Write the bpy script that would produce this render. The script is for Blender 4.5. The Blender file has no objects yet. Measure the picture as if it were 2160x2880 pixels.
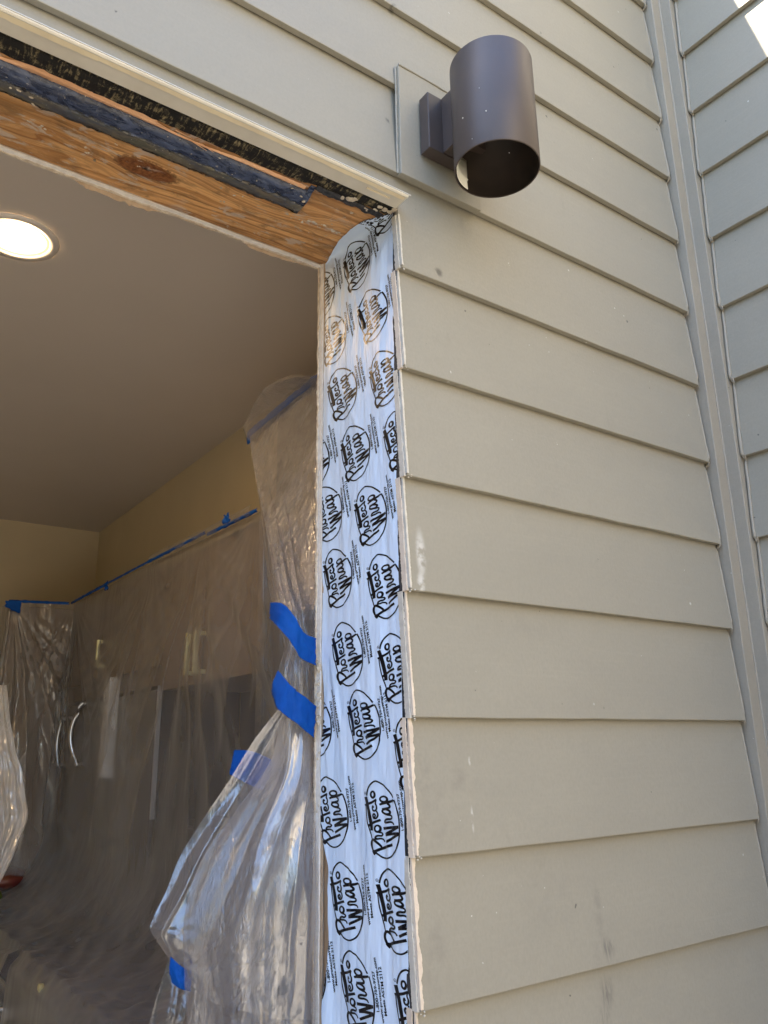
import bpy, bmesh, math, random
from mathutils import Vector, Matrix, noise

random.seed(7)
sc = bpy.context.scene
C = sc.collection

# ------------------------------------------------------------------ camera
YAW, PIT, ROL, FPX = 0.619117, 0.286825, -0.0166062, 2251.0
CAM = Vector((-0.688266, -0.904004, -0.039291))
FW = Vector((math.sin(YAW) * math.cos(PIT), math.cos(YAW) * math.cos(PIT), math.sin(PIT)))
R0 = Vector((math.cos(YAW), -math.sin(YAW), 0))
U0 = R0.cross(FW)
RT = R0 * math.cos(ROL) + U0 * math.sin(ROL)
UP = -R0 * math.sin(ROL) + U0 * math.cos(ROL)
cam = bpy.data.cameras.new("camera")
camo = bpy.data.objects.new("camera", cam)
C.objects.link(camo)
cam.sensor_fit = 'VERTICAL'
cam.sensor_height = 36.0
cam.lens = FPX / 2880 * 36
cam.clip_start = 0.02
cam.clip_end = 500
camo.matrix_world = Matrix(((RT.x, UP.x, -FW.x, CAM.x), (RT.y, UP.y, -FW.y, CAM.y), (RT.z, UP.z, -FW.z, CAM.z), (0, 0, 0, 1)))
sc.camera = camo

# ------------------------------------------------------------------ light
SUN = Vector((-0.55, 0.238, 1.0)).normalized()      # direction towards the sun (behind this house, from the left)
world = bpy.data.worlds.new("World")
sc.world = world
world.use_nodes = True
wn = world.node_tree.nodes
sky = wn.new('ShaderNodeTexSky')
sky.sky_type = 'NISHITA'
sky.sun_disc = False
sky.sun_elevation = math.asin(SUN.z)
sky.sun_rotation = math.atan2(SUN.x, SUN.y)
sky.air_density = 1.0
sky.dust_density = 0.6
sky.ozone_density = 1.0
world.node_tree.links.new(sky.outputs[0], wn['Background'].inputs[0])
wn['Background'].inputs[1].default_value = 0.15
sl = bpy.data.lights.new("sun", 'SUN')
sl.energy = 4.5
sl.angle = math.radians(0.5)
sl.color = (1.0, 0.84, 0.60)
so = bpy.data.objects.new("sun", sl)
C.objects.link(so)
so.rotation_euler = SUN.to_track_quat('Z', 'Y').to_euler()
sc.view_settings.view_transform = 'Standard'
sc.view_settings.look = 'None'
sc.view_settings.gamma = 1.0
sc.view_settings.exposure = 2.48
sc.view_settings.use_curve_mapping = False
sc.render.engine = 'CYCLES'
sc.cycles.use_denoising = True
sc.cycles.max_bounces = 8
sc.cycles.diffuse_bounces = 5
sc.cycles.glossy_bounces = 4
sc.cycles.transparent_max_bounces = 32
sc.cycles.sample_clamp_indirect = 4.0
sc.cycles.sample_clamp_direct = 12.0
sc.cycles.caustics_reflective = False
sc.cycles.caustics_refractive = False

# ------------------------------------------------------------------ helpers
V = Vector
def at(px, py, ax, val):
    """point on the plane axis[ax]=val seen at photo pixel (2160 wide)"""
    d = FW + RT * ((px - 1080) / FPX) - UP * ((py - 1440) / FPX)
    t = (val - CAM[ax]) / d[ax]
    return CAM + d * t
DS = 2160 / 1659
def ad(px, py, ax, val):
    return at(px * DS, py * DS, ax, val)

def lerp(a, b, t): return a + (b - a) * t
def sstep(a, b, x):
    t = max(0.0, min(1.0, (x - a) / (b - a))); return t * t * (3 - 2 * t)
def nz(x, y=0.0, z=0.0): return noise.noise(Vector((x, y, z)))
def fz(x, y=0.0, z=0.0, o=4): return noise.fractal(Vector((x, y, z)), 1.0, 2.0, o)
def cat(p, t):
    """Catmull-Rom through list p (numbers or Vectors), t in 0..1"""
    n = len(p) - 1
    f = max(0.0, min(0.99999, t)) * n
    i = int(f); f -= i
    a, b, c, d = p[max(i - 1, 0)], p[i], p[i + 1], p[min(i + 2, n)]
    return 0.5 * ((2 * b) + (c - a) * f + (2 * a - 5 * b + 4 * c - d) * f * f + (3 * b - a - 3 * c + d) * f ** 3)
def lin(p, t):
    n = len(p) - 1
    f = max(0.0, min(0.99999, t)) * n
    i = int(f)
    return lerp(p[i], p[i + 1], f - i)

def crumb(mb, p, r, sq=.5, seed=0):
    bm = bmesh.new(); bmesh.ops.create_icosphere(bm, subdivisions=2, radius=1)
    vs = []
    for v in bm.verts:
        q = v.co * (1 + .45 * noise.noise(v.co * 1.7 + Vector((seed, 0, 0)))); vs.append((p[0] + q.x * r, p[1] + q.y * r * .8, p[2] + q.z * r * sq))
    mb.add(vs, [tuple(v.index for v in f.verts) for f in bm.faces]); bm.free()

class MB:
    def __init__(s): s.v = []; s.f = []; s.smooth = []
    def add(s, vs, fs, smooth=False):
        o = len(s.v); s.v += [tuple(x) for x in vs]
        for f in fs: s.f.append(tuple(i + o for i in f)); s.smooth.append(smooth)
    def box(s, a, b):
        x0, y0, z0 = a; x1, y1, z1 = b
        s.add([(x0, y0, z0), (x1, y0, z0), (x1, y1, z0), (x0, y1, z0), (x0, y0, z1), (x1, y0, z1), (x1, y1, z1), (x0, y1, z1)],
              [(0, 3, 2, 1), (4, 5, 6, 7), (0, 1, 5, 4), (1, 2, 6, 5), (2, 3, 7, 6), (3, 0, 4, 7)])
    def prism(s, poly, axis, a, b):
        """extrude a 2-D polygon along an axis (0: poly is (y,z), 1: (x,z), 2: (x,y))"""
        n = len(poly)
        def P(q, w):
            return ((w, q[0], q[1]), (q[0], w, q[1]), (q[0], q[1], w))[axis]
        s.add([P(q, a) for q in poly] + [P(q, b) for q in poly],
              [tuple(range(n))[::-1], tuple(range(n, 2 * n))] + [(i, (i + 1) % n, n + (i + 1) % n, n + i) for i in range(n)])
    def grid(s, fn, nu, nv, smooth=True):
        vs = [fn(i / nu, j / nv) for j in range(nv + 1) for i in range(nu + 1)]
        w = nu + 1
        s.add(vs, [(j * w + i, j * w + i + 1, (j + 1) * w + i + 1, (j + 1) * w + i) for j in range(nv) for i in range(nu)], smooth)
    def tube(s, pts, r, n=8, smooth=True):
        rings = []
        for i, p in enumerate(pts):
            p = Vector(p)
            t = (Vector(pts[min(i + 1, len(pts) - 1)]) - Vector(pts[max(i - 1, 0)])).normalized()
            a = t.orthogonal().normalized() if abs(t.z) > .9 else t.cross(Vector((0, 0, 1))).normalized()
            b = t.cross(a)
            rr = r[i] if isinstance(r, (list, tuple)) else r
            rings.append([p + (a * math.cos(2 * math.pi * k / n) + b * math.sin(2 * math.pi * k / n)) * rr for k in range(n)])
        vs = [q for ring in rings for q in ring]
        fs = [(i * n + k, i * n + (k + 1) % n, (i + 1) * n + (k + 1) % n, (i + 1) * n + k) for i in range(len(pts) - 1) for k in range(n)]
        s.add(vs, fs, smooth)
        s.add(rings[0], [tuple(range(n))[::-1]]); s.add(rings[-1], [tuple(range(n))])
    def lathe(s, prof, c, n=48, a0=0.0, a1=2 * math.pi, smooth=True):
        """prof: (r,z) list around a vertical axis at c"""
        full = abs(a1 - a0 - 2 * math.pi) < 1e-6
        m = n if full else n + 1
        vs = []
        for k in range(m):
            a = a0 + (a1 - a0) * k / n
            vs += [(c[0] + r * math.cos(a), c[1] + r * math.sin(a), c[2] + z) for r, z in prof]
        L = len(prof)
        fs = []
        for k in range(n):
            k2 = (k + 1) % m
            fs += [(k * L + i, k2 * L + i, k2 * L + i + 1, k * L + i + 1) for i in range(L - 1)]
        s.add(vs, fs, smooth)
    def build(s, name, mat, parent=None, bevel=0, solid=0, kind=None, label=None):
        me = bpy.data.meshes.new(name)
        me.from_pydata(s.v, [], s.f)
        me.polygons.foreach_set('use_smooth', s.smooth)
        me.update()
        if mat: me.materials.append(mat)
        o = bpy.data.objects.new(name, me)
        C.objects.link(o)
        if parent is not None:
            o.parent = parent
            o.matrix_parent_inverse = Matrix.Translation(-origin_of(parent))
        if solid:
            m = o.modifiers.new('thickness', 'SOLIDIFY'); m.thickness = solid; m.offset = 0
        if bevel:
            m = o.modifiers.new('bevel', 'BEVEL'); m.width = bevel; m.segments = 2; m.limit_method = 'ANGLE'; m.angle_limit = math.radians(40)
        if kind: o['kind'] = kind
        if label: o['label'] = label
        return o

def origin_of(o):
    v = Vector((0, 0, 0))
    if o.type == 'EMPTY': v = Vector(o.location)
    return v

def tag(o, label, cat_, group=None):
    o['label'] = label; o['category'] = cat_
    if group: o['group'] = group
    return o
def thing(name, label, cat_, loc=(0, 0, 0), group=None):
    o = bpy.data.objects.new(name, None)
    o.empty_display_size = 0.05
    o.location = loc
    C.objects.link(o)
    return tag(o, label, cat_, group)
def struct(o):
    o['kind'] = 'structure'; return o

# ------------------------------------------------------------------ materials
class NT:
    def __init__(s, name):
        s.m = bpy.data.materials.new(name); s.m.use_nodes = True
        s.t = s.m.node_tree; s.n = s.t.nodes; s.l = s.t.links
        s.b = s.n['Principled BSDF']; s.out = s.n['Material Output']
        s._pos = None
    def new(s, k, **kw):
        o = s.n.new(k)
        for a, b in kw.items(): setattr(o, a, b)
        return o
    def pos(s):
        if not s._pos: s._pos = s.new('ShaderNodeNewGeometry').outputs['Position']
        return s._pos
    def put(s, sock, v):
        if hasattr(v, 'is_linked'): s.l.new(v, sock)
        elif isinstance(v, (tuple, list)) and len(v) == 3 and sock.type == 'RGBA': sock.default_value = (*v, 1)
        else: sock.default_value = v
    def math(s, op, a, b=0.5, c=None, clamp=False):
        o = s.new('ShaderNodeMath', operation=op, use_clamp=clamp)
        s.put(o.inputs[0], a); s.put(o.inputs[1], b)
        if c is not None: s.put(o.inputs[2], c)
        return o.outputs[0]
    def vec(s, scale, src=None, rot=(0, 0, 0), loc=(0, 0, 0)):
        o = s.new('ShaderNodeMapping')
        s.l.new(src or s.pos(), o.inputs[0])
        o.inputs['Scale'].default_value = scale; o.inputs['Rotation'].default_value = rot; o.inputs['Location'].default_value = loc
        return o.outputs[0]
    def noise(s, scale=(1, 1, 1), detail=4, rough=.55, dist=0.0, src=None, loc=(0, 0, 0), k=1.0):
        o = s.new('ShaderNodeTexNoise')
        s.l.new(s.vec(scale, src, loc=loc), o.inputs['Vector'])
        o.inputs['Scale'].default_value = k; o.inputs['Detail'].default_value = detail
        o.inputs['Roughness'].default_value = rough; o.inputs['Distortion'].default_value = dist
        return o.outputs['Fac']
    def ramp(s, f, lo, hi, a=0.0, b=1.0):
        o = s.new('ShaderNodeMapRange', interpolation_type='SMOOTHSTEP')
        s.put(o.inputs[0], f); o.inputs[1].default_value = lo; o.inputs[2].default_value = hi
        o.inputs[3].default_value = a; o.inputs[4].default_value = b
        return o.outputs[0]
    def mix(s, f, a, b):
        o = s.new('ShaderNodeMix', data_type='RGBA')
        s.put(o.inputs[0], f); s.put(o.inputs[6], a); s.put(o.inputs[7], b)
        return o.outputs[2]
    def spot(s, c, r):
        """soft ellipsoid mask at world point c with radii r"""
        sub = s.new('ShaderNodeVectorMath', operation='SUBTRACT')
        s.l.new(s.pos(), sub.inputs[0]); sub.inputs[1].default_value = c
        mul = s.new('ShaderNodeVectorMath', operation='DIVIDE')
        s.l.new(sub.outputs[0], mul.inputs[0]); mul.inputs[1].default_value = r
        ln = s.new('ShaderNodeVectorMath', operation='LENGTH')
        s.l.new(mul.outputs[0], ln.inputs[0])
        return s.ramp(ln.outputs['Value'], 1.0, 0.2)
    def bump(s, h, strength=.3, dist=.001, prev=None):
        o = s.new('ShaderNodeBump')
        s.put(o.inputs['Height'], h); s.put(o.inputs['Strength'], strength); o.inputs['Distance'].default_value = dist
        if prev is not None: s.l.new(prev, o.inputs['Normal'])
        return o.outputs[0]
    def fin(s, col=None, rough=None, normal=None, metal=0, spec=None):
        if col is not None: s.put(s.b.inputs['Base Color'], col)
        if rough is not None: s.put(s.b.inputs['Roughness'], rough)
        if normal is not None: s.l.new(normal, s.b.inputs['Normal'])
        s.b.inputs['Metallic'].default_value = metal
        if spec is not None: s.b.inputs['Specular IOR Level'].default_value = spec
        return s.m

def plain(name, c1, c2=None, scale=8, rough=.5, bump=None, metal=0, spec=None, stretch=(1, 1, 1)):
    t = NT(name)
    c2 = c2 or tuple(x * .8 for x in c1)
    f = t.noise(tuple(scale * q for q in stretch), 5)
    col = t.mix(t.ramp(f, .3, .7), c1, c2)
    nrm = None
    if bump:
        nrm = t.bump(t.noise(tuple(bump[0] * q for q in stretch), 4), bump[1], bump[2])
    return t.fin(col, rough, nrm, metal, spec)

def siding_material(name, c1, c2, marks=False):
    t = NT(name)
    f = t.noise((2.2, 2.2, 5), 6, .6)
    col = t.mix(t.ramp(f, .35, .7), c1, c2)
    fine = t.noise((260, 260, 160), 3, .6)
    col = t.mix(t.ramp(fine, .3, .75, 0, .26), col, tuple(x * .72 for x in c1))
    oi = t.new('ShaderNodeObjectInfo')
    col = t.mix(t.math('MULTIPLY', oi.outputs['Random'], .22), col, tuple(x * .82 for x in c1))
    wash = t.noise((1.1, 1.1, 2.3), 4, .6, 1.0, loc=(7, 2, 4))
    col = t.mix(t.ramp(wash, .45, .72, 0, .28), col, tuple(x * k for x, k in zip(c1, (.80, .83, .84))))
    brush = t.noise((5, 5, 190), 3, .6)
    col = t.mix(t.ramp(brush, .5, .8, 0, .10), col, tuple(min(1, x * 1.25) for x in c1))
    # dust and tiny specks
    sp = t.noise((55, 55, 55), 2, .5, loc=(3, 1, 7))
    col = t.mix(t.ramp(sp, .775, .80, 0, .75), col, (.06, .055, .05))
    sp2 = t.noise((70, 70, 70), 2, .5, loc=(9, 4, 2))
    col = t.mix(t.ramp(sp2, .775, .80, 0, .6), col, (.75, .73, .68))
    blot = t.noise((9, 9, 5), 5, .65, 1.2, loc=(5, 5, 5))
    col = t.mix(t.ramp(blot, .62, .8, 0, .22), col, tuple(x * .6 for x in c1))
    if marks:
        wv = t.noise((95, 95, 22), 4, .6, 1.5)
        wv2 = t.noise((40, 40, 40), 3, .6)
        for (px, py, rx, rz, st, c) in ((1712, 2665, .020, .024, .7, (.10, .095, .09)), (1722, 2790, .022, .032, .7, (.10, .095, .09)),
                                        (1690, 2560, .012, .05, .28, (.12, .115, .11)), (1715, 2860, .02, .03, .42, (.1, .095, .09)),
                                        (1200, 2180, .02, .05, .35, (.14, .13, .12)), (1290, 2190, .028, .025, .4, (.14, .13, .12)),
                                        (1705, 2720, .05, .12, .16, (.15, .145, .14)), (1560, 2550, .09, .07, .13, (.16, .15, .14)), (1500, 1750, .12, .05, .12, (.17, .16, .145)), (1235, 2700, .03, .07, .28, (.15, .14, .13)), (1240, 2300, .05, .08, .2, (.15, .14, .13))):
            p = at(px, py, 1, 0)
            k = t.math('MULTIPLY', t.spot(p, (rx, .03, rz)), t.ramp(wv if st > .4 else wv2, .36, .70))
            col = t.mix(t.math('MULTIPLY', k, st), col, c)
        for (px, py, rx, rz) in ((1333, 2305, .0035, .022), (1332, 2140, .004, .009), (1188, 1555, .012, .05), (1185, 1640, .010, .022), (1945, 1697, .004, .004), (1672, 1980, .003, .003), (2030, 700, .003, .006)):
            p = at(px, py, 1, 0)
            k = t.math('MULTIPLY', t.spot(p, (rx, .03, rz)), t.ramp(wv2, .38, .55))
            col = t.mix(t.math('MULTIPLY', k, .55), col, (.72, .71, .68))
        for (px, py, r) in ((1110, 20, .012), (1583, 1980, .0025), (1582, 2047, .0035), (1700, 1990, .003), (1100, 330, .01), (1235, 765, .012), (1520, 90, .006), (1950, 2280, .004), (1385, 2085, .003), (1350, 1850, .0025)):
            p = at(px, py, 1, 0)
            k = t.math('MULTIPLY', t.spot(p, (r, .03, r)), t.ramp(sp, .45, .6))
            col = t.mix(t.math('MULTIPLY', k, .7), col, (.05, .045, .04))
    b1 = t.bump(t.math('MULTIPLY_ADD', brush, .5, fine), .34, .0008)
    b2 = t.bump(t.noise((900, 900, 900), 2), .12, .0004, b1)
    b3 = t.bump(f, .25, .004, b2)
    return t.fin(col, .48, b3, 0, .4)

def film_material(name, opacity, tint, gloss=.14, big=(14, 14, 3.5), mid=(60, 60, 18), sb=.5, sm=.3, trans=.5, refl=.10):
    """thin polythene: mostly clear, hazy white body, glossy both sides, long soft creases and finer crinkles"""
    t = NT(name)
    n1 = t.noise(big, 3, .5, .6)
    n2 = t.noise(mid, 3, .55, 1.6)
    patch = t.ramp(t.noise(tuple(q * .35 for q in big), 2, .5, .5, loc=(4, 7, 1)), .40, .62)
    vo = t.new('ShaderNodeTexVoronoi', feature='F1')
    wob = t.new('ShaderNodeVectorMath', operation='ADD')
    t.l.new(t.vec(tuple(c * .55 for c in mid)), wob.inputs[0]); t.l.new(t.math('MULTIPLY', n2, 1.6), wob.inputs[1])
    t.l.new(wob.outputs[0], vo.inputs['Vector']); vo.inputs['Scale'].default_value = 1.0
    b = t.bump(n1, sb, .030)
    b = t.bump(n2, t.math('MULTIPLY_ADD', patch, sm * 1.3, sm * .2), .010, b)
    b = t.bump(vo.outputs['Distance'], t.math('MULTIPLY', patch, sm * 1.2), .009, b)
    lw = t.new('ShaderNodeLayerWeight'); lw.inputs[0].default_value = .5
    t.l.new(b, lw.inputs['Normal'])
    face = t.math('POWER', lw.outputs['Facing'], 4.0)
    fres = t.math('MULTIPLY_ADD', face, .6, refl)
    op = t.math('MULTIPLY', t.math('MULTIPLY_ADD', t.math('POWER', lw.outputs['Facing'], 2.0), 1.5, .7), t.ramp(n1, .25, .8, opacity * .75, opacity * 1.3), clamp=True)
    dif = t.new('ShaderNodeBsdfDiffuse'); t.put(dif.inputs[0], tint); t.l.new(b, dif.inputs['Normal'])
    trl = t.new('ShaderNodeBsdfTranslucent'); t.put(trl.inputs[0], tint); t.l.new(b, trl.inputs['Normal'])
    body = t.new('ShaderNodeMixShader'); body.inputs[0].default_value = trans
    t.l.new(dif.outputs[0], body.inputs[1]); t.l.new(trl.outputs[0], body.inputs[2])
    tr = t.new('ShaderNodeBsdfTransparent'); tr.inputs[0].default_value = (.95, .945, .94, 1)
    m1 = t.new('ShaderNodeMixShader'); t.l.new(op, m1.inputs[0]); t.l.new(tr.outputs[0], m1.inputs[1]); t.l.new(body.outputs[0], m1.inputs[2])
    gl = t.new('ShaderNodeBsdfGlossy'); gl.inputs['Roughness'].default_value = gloss; t.l.new(b, gl.inputs['Normal'])
    m2 = t.new('ShaderNodeMixShader'); t.l.new(fres, m2.inputs[0]); t.l.new(m1.outputs[0], m2.inputs[1]); t.l.new(gl.outputs[0], m2.inputs[2])
    t.l.new(m2.outputs[0], t.out.inputs[0])
    return t.m

SIDE_A, SIDE_B = (.308, .286, .231), (.286, .266, .217)
M_siding = siding_material('siding_paint', SIDE_A, SIDE_B, True)
M_siding2 = siding_material('siding_paint_return', SIDE_A, SIDE_B)
M_trim = siding_material('trim_paint', (.31, .28, .225), (.29, .263, .213))
M_caulk = plain('caulk', (.62, .58, .50), (.5, .47, .41), 60, .6, (200, .5, .001))
M_cream = plain('bare_fibre_cement', (.72, .62, .50), (.60, .50, .40), 40, .8, (260, .6, .001))
M_felt = plain('felt_paper', (.018, .018, .02), (.05, .05, .055), 120, .7, (240, .9, .002))
M_gyp = plain('gypsum', (.84, .81, .76), (.74, .70, .64), 90, .9, (300, .8, .002))
M_paper = plain('torn_paper', (.52, .40, .28), (.42, .31, .21), 60, .9, (220, .8, .002))
M_cream2 = plain('paper_fringe', (.70, .62, .50), (.52, .42, .31), 90, .9, (300, .8, .002))
M_stud = plain('stud_wood', (.45, .30, .18), (.33, .21, .12), 14, .75, (60, .5, .002), stretch=(3, 3, .4))
M_splinter = plain('fresh_split_wood', (.78, .46, .26), (.62, .33, .17), 30, .7, (150, .8, .002), stretch=(.15, 3, 3))
M_bronze = plain('bronze_paint', (.070, .051, .043), (.060, .044, .038), 10, .46, (700, .35, .0004), spec=.5)
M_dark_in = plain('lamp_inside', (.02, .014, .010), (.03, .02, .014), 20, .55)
M_light_patch = plain('light_patch_white', (.88, .88, .80), (.80, .80, .72), 20, .5)
M_screw = plain('screw_metal', (.6, .58, .55), None, 50, .35, metal=1)
M_white = plain('cap_paint', (.64, .605, .52), (.56, .525, .44), 14, .38, (120, .2, .0008))
M_peel = plain('peeled_paint', (.78, .68, .47), (.70, .60, .42), 20, .5, (120, .4, .001))
M_crumb = plain('plaster_crumb', (.62, .56, .46), (.46, .38, .28), 80, .9, (300, .8, .002))
M_tape = plain('blue_tape', (.0012, .078, .37), (.001, .060, .30), 26, .7, (520, .6, .0009), spec=.2)
M_ceil = plain('ceiling_paint', (.60, .545, .48), (.58, .525, .46), 2, .8, (90, .12, .002))
M_wall = plain('yellow_wall_paint', (.66, .56, .37), (.62, .525, .345), 3, .7, (120, .12, .001))
M_floor = plain('room_floor', (.52, .42, .32), (.44, .35, .26), 9, .4)
M_cab = plain('cabinet_wood', (.20, .145, .095), (.165, .115, .075), 6, .45, stretch=(4, 4, .4))
M_dark = plain('dark_panel', (.02, .022, .028), (.03, .03, .034), 9, .35)
M_steel = plain('stainless', (.62, .62, .63), (.5, .5, .52), 40, .3, metal=1, stretch=(6, 6, .3))
M_brass = plain('pale_brass', (.80, .74, .42), (.74, .66, .35), 20, .35, metal=.6)
M_fridge = plain('fridge_front', (.075, .066, .06), (.09, .08, .07), 20, .3)
M_counter = plain('counter_stone', (.045, .04, .038), (.08, .07, .062), 40, .3)
M_oven = plain('black_enamel', (.012, .012, .014), (.02, .02, .022), 20, .12)
M_conc = plain('garden_soil', (.075, .065, .05), (.05, .045, .035), 3, .9, (60, .4, .004))
M_slab = plain('added_patio_slab', (.34, .34, .34), (.29, .29, .29), 3, .9, (60, .4, .004))
M_roof = plain('roof_shingle', (.10, .09, .085), (.06, .055, .05), 9, .9)
M_redbag = plain('red_wrapper', (.16, .025, .02), (.20, .06, .02), 18, .4)
M_green = plain('green_apple_skin', (.13, .17, .02), (.17, .20, .03), 18, .35)
M_cyan = plain('pale_blue_cloth', (.20, .31, .38), (.24, .35, .42), 6, .9)
M_pane = plain('grey_side_panel', (.36, .36, .37), (.32, .32, .33), 10, .4)

F_curtain = film_material('curtain_film', .30, (.70, .70, .74), .17, (7, 7, 2.2), (95, 95, 36), .42, .50, .45, .17)
F_hood = film_material('hood_film', .19, (.70, .67, .66), .16, (12, 12, 6), (70, 70, 40), .4, .28, .5, .11)
F_sheet = film_material('cover_film', .265, (.47, .475, .50), .30, (5, 3.0, 1.1), (26, 14, 6), .5, .12, .4, .05)
F_shiny = film_material('shiny_cover_film', .48, (.60, .59, .59), .18, (10, 8, 2.2), (44, 32, 18), .6, .3, .45, .08)

def wrap_material():
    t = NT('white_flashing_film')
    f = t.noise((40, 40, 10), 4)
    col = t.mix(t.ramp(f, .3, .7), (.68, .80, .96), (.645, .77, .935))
    b = t.bump(t.noise((30, 24, 9), 3, .5, .6), .30, .003)
    b = t.bump(t.noise((420, 420, 160), 3), .08, .0005, b)
    m = t.fin(col, .36, b, 0, .08)
    return m
M_wrap = wrap_material()
M_ink = plain('black_ink', (.006, .006, .008), (.008, .007, .009), 30, .34, (90, .2, .001), spec=.2)

def beam_material(kx, ky):
    t = NT('header_lumber')
    sep = t.new('ShaderNodeSeparateXYZ'); t.l.new(t.pos(), sep.inputs[0])
    x = t.math('SUBTRACT', sep.outputs[0], kx); y = t.math('SUBTRACT', sep.outputs[1], ky)
    xs = t.math('MULTIPLY', x, .45)
    r2 = t.math('ADD', t.math('MULTIPLY', xs, xs), t.math('MULTIPLY', y, y))
    r = t.math('SQRT', r2)
    # grain lines flow round the knot like a stream round a pebble
    k = t.math('SUBTRACT', 1.0, t.math('DIVIDE', .00042, t.math('MAXIMUM', r2, .00030)))
    psi = t.math('MULTIPLY', y, k)
    wob = t.noise((2.6, 7, 1), 2, .5, .4)
    wob2 = t.noise((8, 16, 1), 3, .5)
    psi = t.math('ADD', psi, t.math('MULTIPLY_ADD', wob, .13, t.math('MULTIPLY', wob2, .016)))
    cmb = t.new('ShaderNodeCombineXYZ')
    t.l.new(t.math('MULTIPLY', sep.outputs[0], .05), cmb.inputs[0]); t.l.new(psi, cmb.inputs[1])
    band = t.noise((4, 74, 1), 2, .6, src=cmb.outputs[0])
    band2 = t.noise((7, 190, 1), 2, .6, src=cmb.outputs[0], loc=(3, 9, 0))
    wv = t.math('MULTIPLY_ADD', t.ramp(band, .42, .66), .75, t.math('MULTIPLY', t.ramp(band2, .45, .65), .35))
    fib2 = t.noise((9, 330, 330), 3, .6)
    col = t.mix(wv, (.84, .48, .20), (.32, .122, .036))
    col = t.mix(t.ramp(fib2, .35, .7, 0, .35), col, (.44, .20, .065))
    tone = t.noise((3.5, 9, 1), 4, .6, loc=(2, 2, 2))
    col = t.mix(t.ramp(tone, .38, .68, 0, .7), col, (.26, .115, .036))
    grime = t.noise((18, 50, 1), 5, .7, .8, loc=(6, 1, 3))
    col = t.mix(t.ramp(grime, .46, .68, 0, .6), col, (.15, .09, .045))
    # knot
    kn = t.ramp(r, .0235, .0185)
    kv = t.noise((140, 140, 1), 4, .7)
    col = t.mix(kn, col, t.mix(t.ramp(kv, .35, .62), (.13, .045, .017), (.27, .105, .036)))
    col = t.mix(t.ramp(r, .0045, .002), col, (.015, .008, .005))
    rim = t.math('MULTIPLY', t.ramp(r, .0265, .0225), t.ramp(r, .0180, .0215))
    col = t.mix(t.math('MULTIPLY', t.math('MULTIPLY', rim, .75), t.ramp(kv, .38, .6)), col, (.06, .022, .010))
    # plaster smears left by the old trim
    pl = t.noise((22, 46, 1), 6, .72, .6, loc=(1.3, .4, 0))
    zone = t.ramp(t.noise((4, 8, 1), 2, loc=(8, 3, 0)), .44, .56)
    for (zx, zy, ra, rb_) in ((275, 325, .09, .035), (340, 345, .10, .03), (690, 490, .07, .06), (640, 470, .05, .04), (560, 440, .06, .03), (90, 255, .09, .03), (760, 455, .04, .05)):
        zp = ad(zx, zy, 2, .838)
        zone = t.math('MAXIMUM', zone, t.spot(tuple(zp), (ra, rb_, .2)))
    pm_ = t.math('MULTIPLY', t.ramp(pl, .535, .61), zone)
    col = t.mix(t.math('MULTIPLY', pm_, .7), col, (.56, .48, .40))
    b = t.bump(wv, .35, .0012)
    b = t.bump(fib2, .4, .0008, b)
    b = t.bump(pm_, .5, .0012, b)
    return t.fin(col, .5, b, 0, .35)

def membrane_material():
    t = NT('bitumen_membrane')
    sep = t.new('ShaderNodeSeparateXYZ'); t.l.new(t.pos(), sep.inputs[0])
    y = t.math('ADD', sep.outputs[1], t.math('MULTIPLY_ADD', t.noise((60, 60, 60), 4, .7), .022, -.011))
    f = t.noise((26, 80, 80), 6, .7, .8)
    col = t.mix(t.ramp(f, .40, .68), (.016, .024, .052), (.06, .085, .16))
    dust = t.math('MULTIPLY', t.ramp(y, .0790, .0815), t.ramp(y, .1015, .0985))
    g = t.noise((10, 24, 24), 6, .7, loc=(3, 3, 3))
    col = t.mix(t.math('MULTIPLY', dust, t.ramp(g, .34, .52, .25, .95)), col, t.mix(t.ramp(f, .4, .65), (.17, .145, .10), (.085, .085, .055)))
    col = t.mix(t.ramp(y, .0985, .1015), col, (.008, .008, .009))
    seam = t.math('MULTIPLY', t.ramp(y, .0775, .0790), t.ramp(y, .0815, .0800))
    col = t.mix(seam, col, (.006, .006, .007))
    sp = t.noise((240, 240, 240), 2, .5)
    col = t.mix(t.ramp(sp, .70, .73), col, (.45, .42, .36))
    b = t.bump(t.noise((90, 160, 160), 5, .7), .6, .003)
    rg = t.math('ADD', t.ramp(f, .3, .7, .18, .40), t.math('MULTIPLY', dust, .3))
    return t.fin(col, rg, b, 0, .8)
M_memb = membrane_material()

def mold_material():
    t = NT('weathered_sheathing')
    f = t.math('MULTIPLY_ADD', t.noise((170, 34, 34), 5, .75, .5), .6, t.math('MULTIPLY', t.noise((46, 90, 40), 5, .7, .6, loc=(5, 2, 0)), .4))
    col = t.mix(t.ramp(f, .49, .62), (.012, .011, .010), (.26, .21, .115))
    g = t.noise((7, 40, 40), 4, .6)
    col = t.mix(t.ramp(g, .50, .66, 0, .9), col, (.010, .010, .011))
    return t.fin(col, .8, t.bump(f, .8, .003), 0, .3)
M_mold = mold_material()

# ------------------------------------------------------------------ outdoor ground and the house body
GZ = -1.55
g = MB(); g.add([(-60, -60, GZ), (60, -60, GZ), (60, 60, GZ), (-60, 60, GZ)], [(0, 1, 2, 3)])
struct(g.build('ground', M_conc))
g = MB(); g.box((-9, -9, GZ - .1), (-.15, -.0, GZ + .02)); struct(g.build('added_patio', M_slab))  # unseen pale slab, added to bounce light up to the doorway and ceiling

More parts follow.
